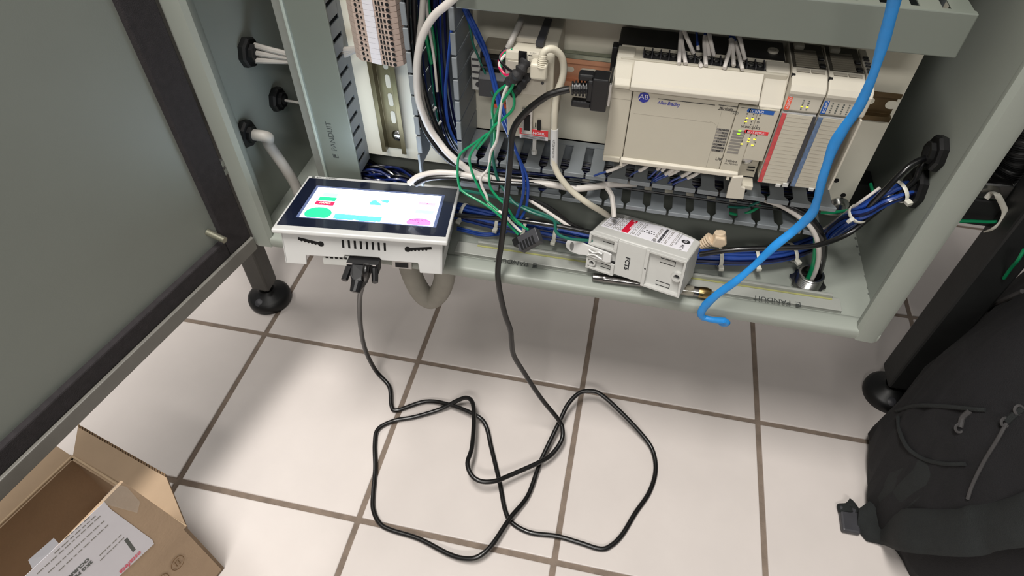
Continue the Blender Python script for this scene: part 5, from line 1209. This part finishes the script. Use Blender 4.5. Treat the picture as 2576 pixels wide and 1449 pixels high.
def loftO(levels, OU, seed=1):
    vs = []; fs = []; n = len(OU); cx = sum(p.x for p in OU)/n; cy_ = sum(p.y for p in OU)/n
    for z, s_, dx_, dy_ in levels:
        for k, p in enumerate(OU):
            wob = 1 + .018*math.sin(k*.9+z*31+seed) + .012*math.sin(k*2.1-z*47)
            vs.append(Vector((cx+dx_+(p.x-cx)*s_*wob, cy_+dy_+(p.y-cy_)*s_*wob, z + (.006*math.sin(k*.7+seed) if 0 < z else 0))))
    m = len(levels)
    for i in range(m-1): fs += [(i*n+k, i*n+(k+1)%n, (i+1)*n+(k+1)%n, (i+1)*n+k) for k in range(n)]
    fs += [tuple(range(n))[::-1], tuple(range((m-1)*n, m*n))]
    return MB().add(vs, fs)
OO = outline()
body = build(loftO([(0,.93,0,0),(.03,1,0,0),(.09,1,0,0),(.16,.99,.002,.0),(.22,.965,.006,.004),(.28,.92,.012,.008),(.33,.85,.02,.012),(.37,.76,.03,.015),(.40,.64,.035,.018),(.42,.48,.04,.02),(.43,.25,.04,.02)], OO), 'body', PACK, bk, smooth=True)
PO = [Vector((.555+.098*math.cos(a)*1.0, .520+.088*math.sin(a), 0)) for a in [2*math.pi*k/40 for k in range(40)]]
fp_ = build(loftO([(0,.98,0,0),(.03,1.08,0,0),(.10,1.1,0,0),(.17,1.06,.004,.004),(.215,.95,.012,.01),(.240,.75,.02,.016),(.252,.4,.03,.02)], PO, 3), 'front_pocket', PACK2, bk, smooth=True)
def onbag(u, v, y): return PY(u, v, y)
def band(pts, w, th, name, m, par, upv=(0,0,1), radf=None):
    return build(MB().tube(pts, w, r2=th, n=12, upv=upv, radf=radf), name, m, par, smooth=True)
bpy.context.view_layer.update()
def bagpt(u, v, off=.002):
    """first hit of the sight line with the bag body or pocket, moved slightly off the cloth"""
    best = None; o = Vector((0,0,HC)); d = ray(u, v)
    for ob in (body, fp_):
        hit, loc, nor, _ = ob.ray_cast(o, d)
        if hit and (best is None or (loc-o).length < best[0]): best = ((loc-o).length, loc + nor.normalized()*off)
    return best[1] if best else None
# shoulder strap: flat padded band from the buckle on the tiles across the bag
def bz_(u, v, off, zf): return bagpt(u, v, off) or PZ(u, v, zf)
SP = [PZ(2158,1305,.014), PZ(2190,1312,.018), PZ(2235,1322,.030)] + [bz_(u, v, .014, .06) for u, v in ((2300,1330),(2370,1334),(2440,1330),(2510,1316),(2580,1296),(2650,1272))]
band(SP, .029, .0080, 'shoulder_strap', PACK2, bk, upv=(.15,.8,.5), radf=lambda t: min(1, .50+t*5) )
band([p + Vector((0,.004,.0085)) for p in SP[1:]], .0016, .0014, 'strap_piping', mat('dark_seam',(16,16,18),.9), bk)
bc = PZ(2137,1308,.008)
build(MB().box(bc.x-.013, bc.x+.013, bc.y-.020, bc.y+.020, .001, .012).box(bc.x+.010, bc.x+.020, bc.y-.014, bc.y+.014, .002, .009), 'buckle', DKP, bk, bevel=.003)
band([PZ(2128,1288,.012), PZ(2124,1272,.010), PZ(2135,1270,.008), PZ(2150,1292,.010)], .010, .002, 'webbing', PACK2, bk, upv=(.8,.3,.2))
band([PZ(2230,1310,.004), PZ(2270,1370,.004), PZ(2310,1410,.004), PZ(2350,1470,.004)], .02, .006, 'lower_strap', PACK2, bk)
def trail(L, r, name, m, lab=None):
    P = [bagpt(*q) for q in L]; P = [p for p in P if p]
    if len(P) > 1: build(MB().tube(P, r, n=8), name, m, bk, smooth=True, label=lab)
trail([(2576,735),(2530,757),(2490,778),(2455,800),(2432,822)], .0035, 'zipper', PACK3, 'pale grey zipper')
trail([(2420,830),(2395,850),(2370,880)], .0038, 'zipper_pull', PACK3)
trail([(2260,1035),(2310,1022),(2380,1024),(2450,1030),(2480,1032)], .0028, 'zipper', PACK2)
trail([(2262,1050),(2268,1090),(2290,1130),(2330,1155),(2380,1166),(2430,1166)], .0028, 'pocket_seam', PACK2)
trail([(2444,1035),(2425,1052),(2418,1075)], .0034, 'zipper_pull', PACK3)
trail([(2535,1065),(2510,1110),(2480,1160),(2450,1220),(2437,1255)], .0022, 'zipper', PACK3)
trail([(2575,1030),(2555,1045),(2535,1062)], .0040, 'zipper_pull', PACK2)
for (u, v) in ((2418,1078),(2534,1064),(2568,1034)):
    p = bagpt(u, v, .003)
    if p:
        n = 16; mb = MB(); mb.tube([p + right*math.cos(2*math.pi*k/n)*.0052 + up*math.sin(2*math.pi*k/n)*.0052 for k in range(n+1)], .0017, n=6, smooth=False); build(mb, 'pull_ring', PACK3, bk, smooth=True)
trail([(2330,890),(2345,870),(2340,905)], .004, 'fabric_tab', PACK3)
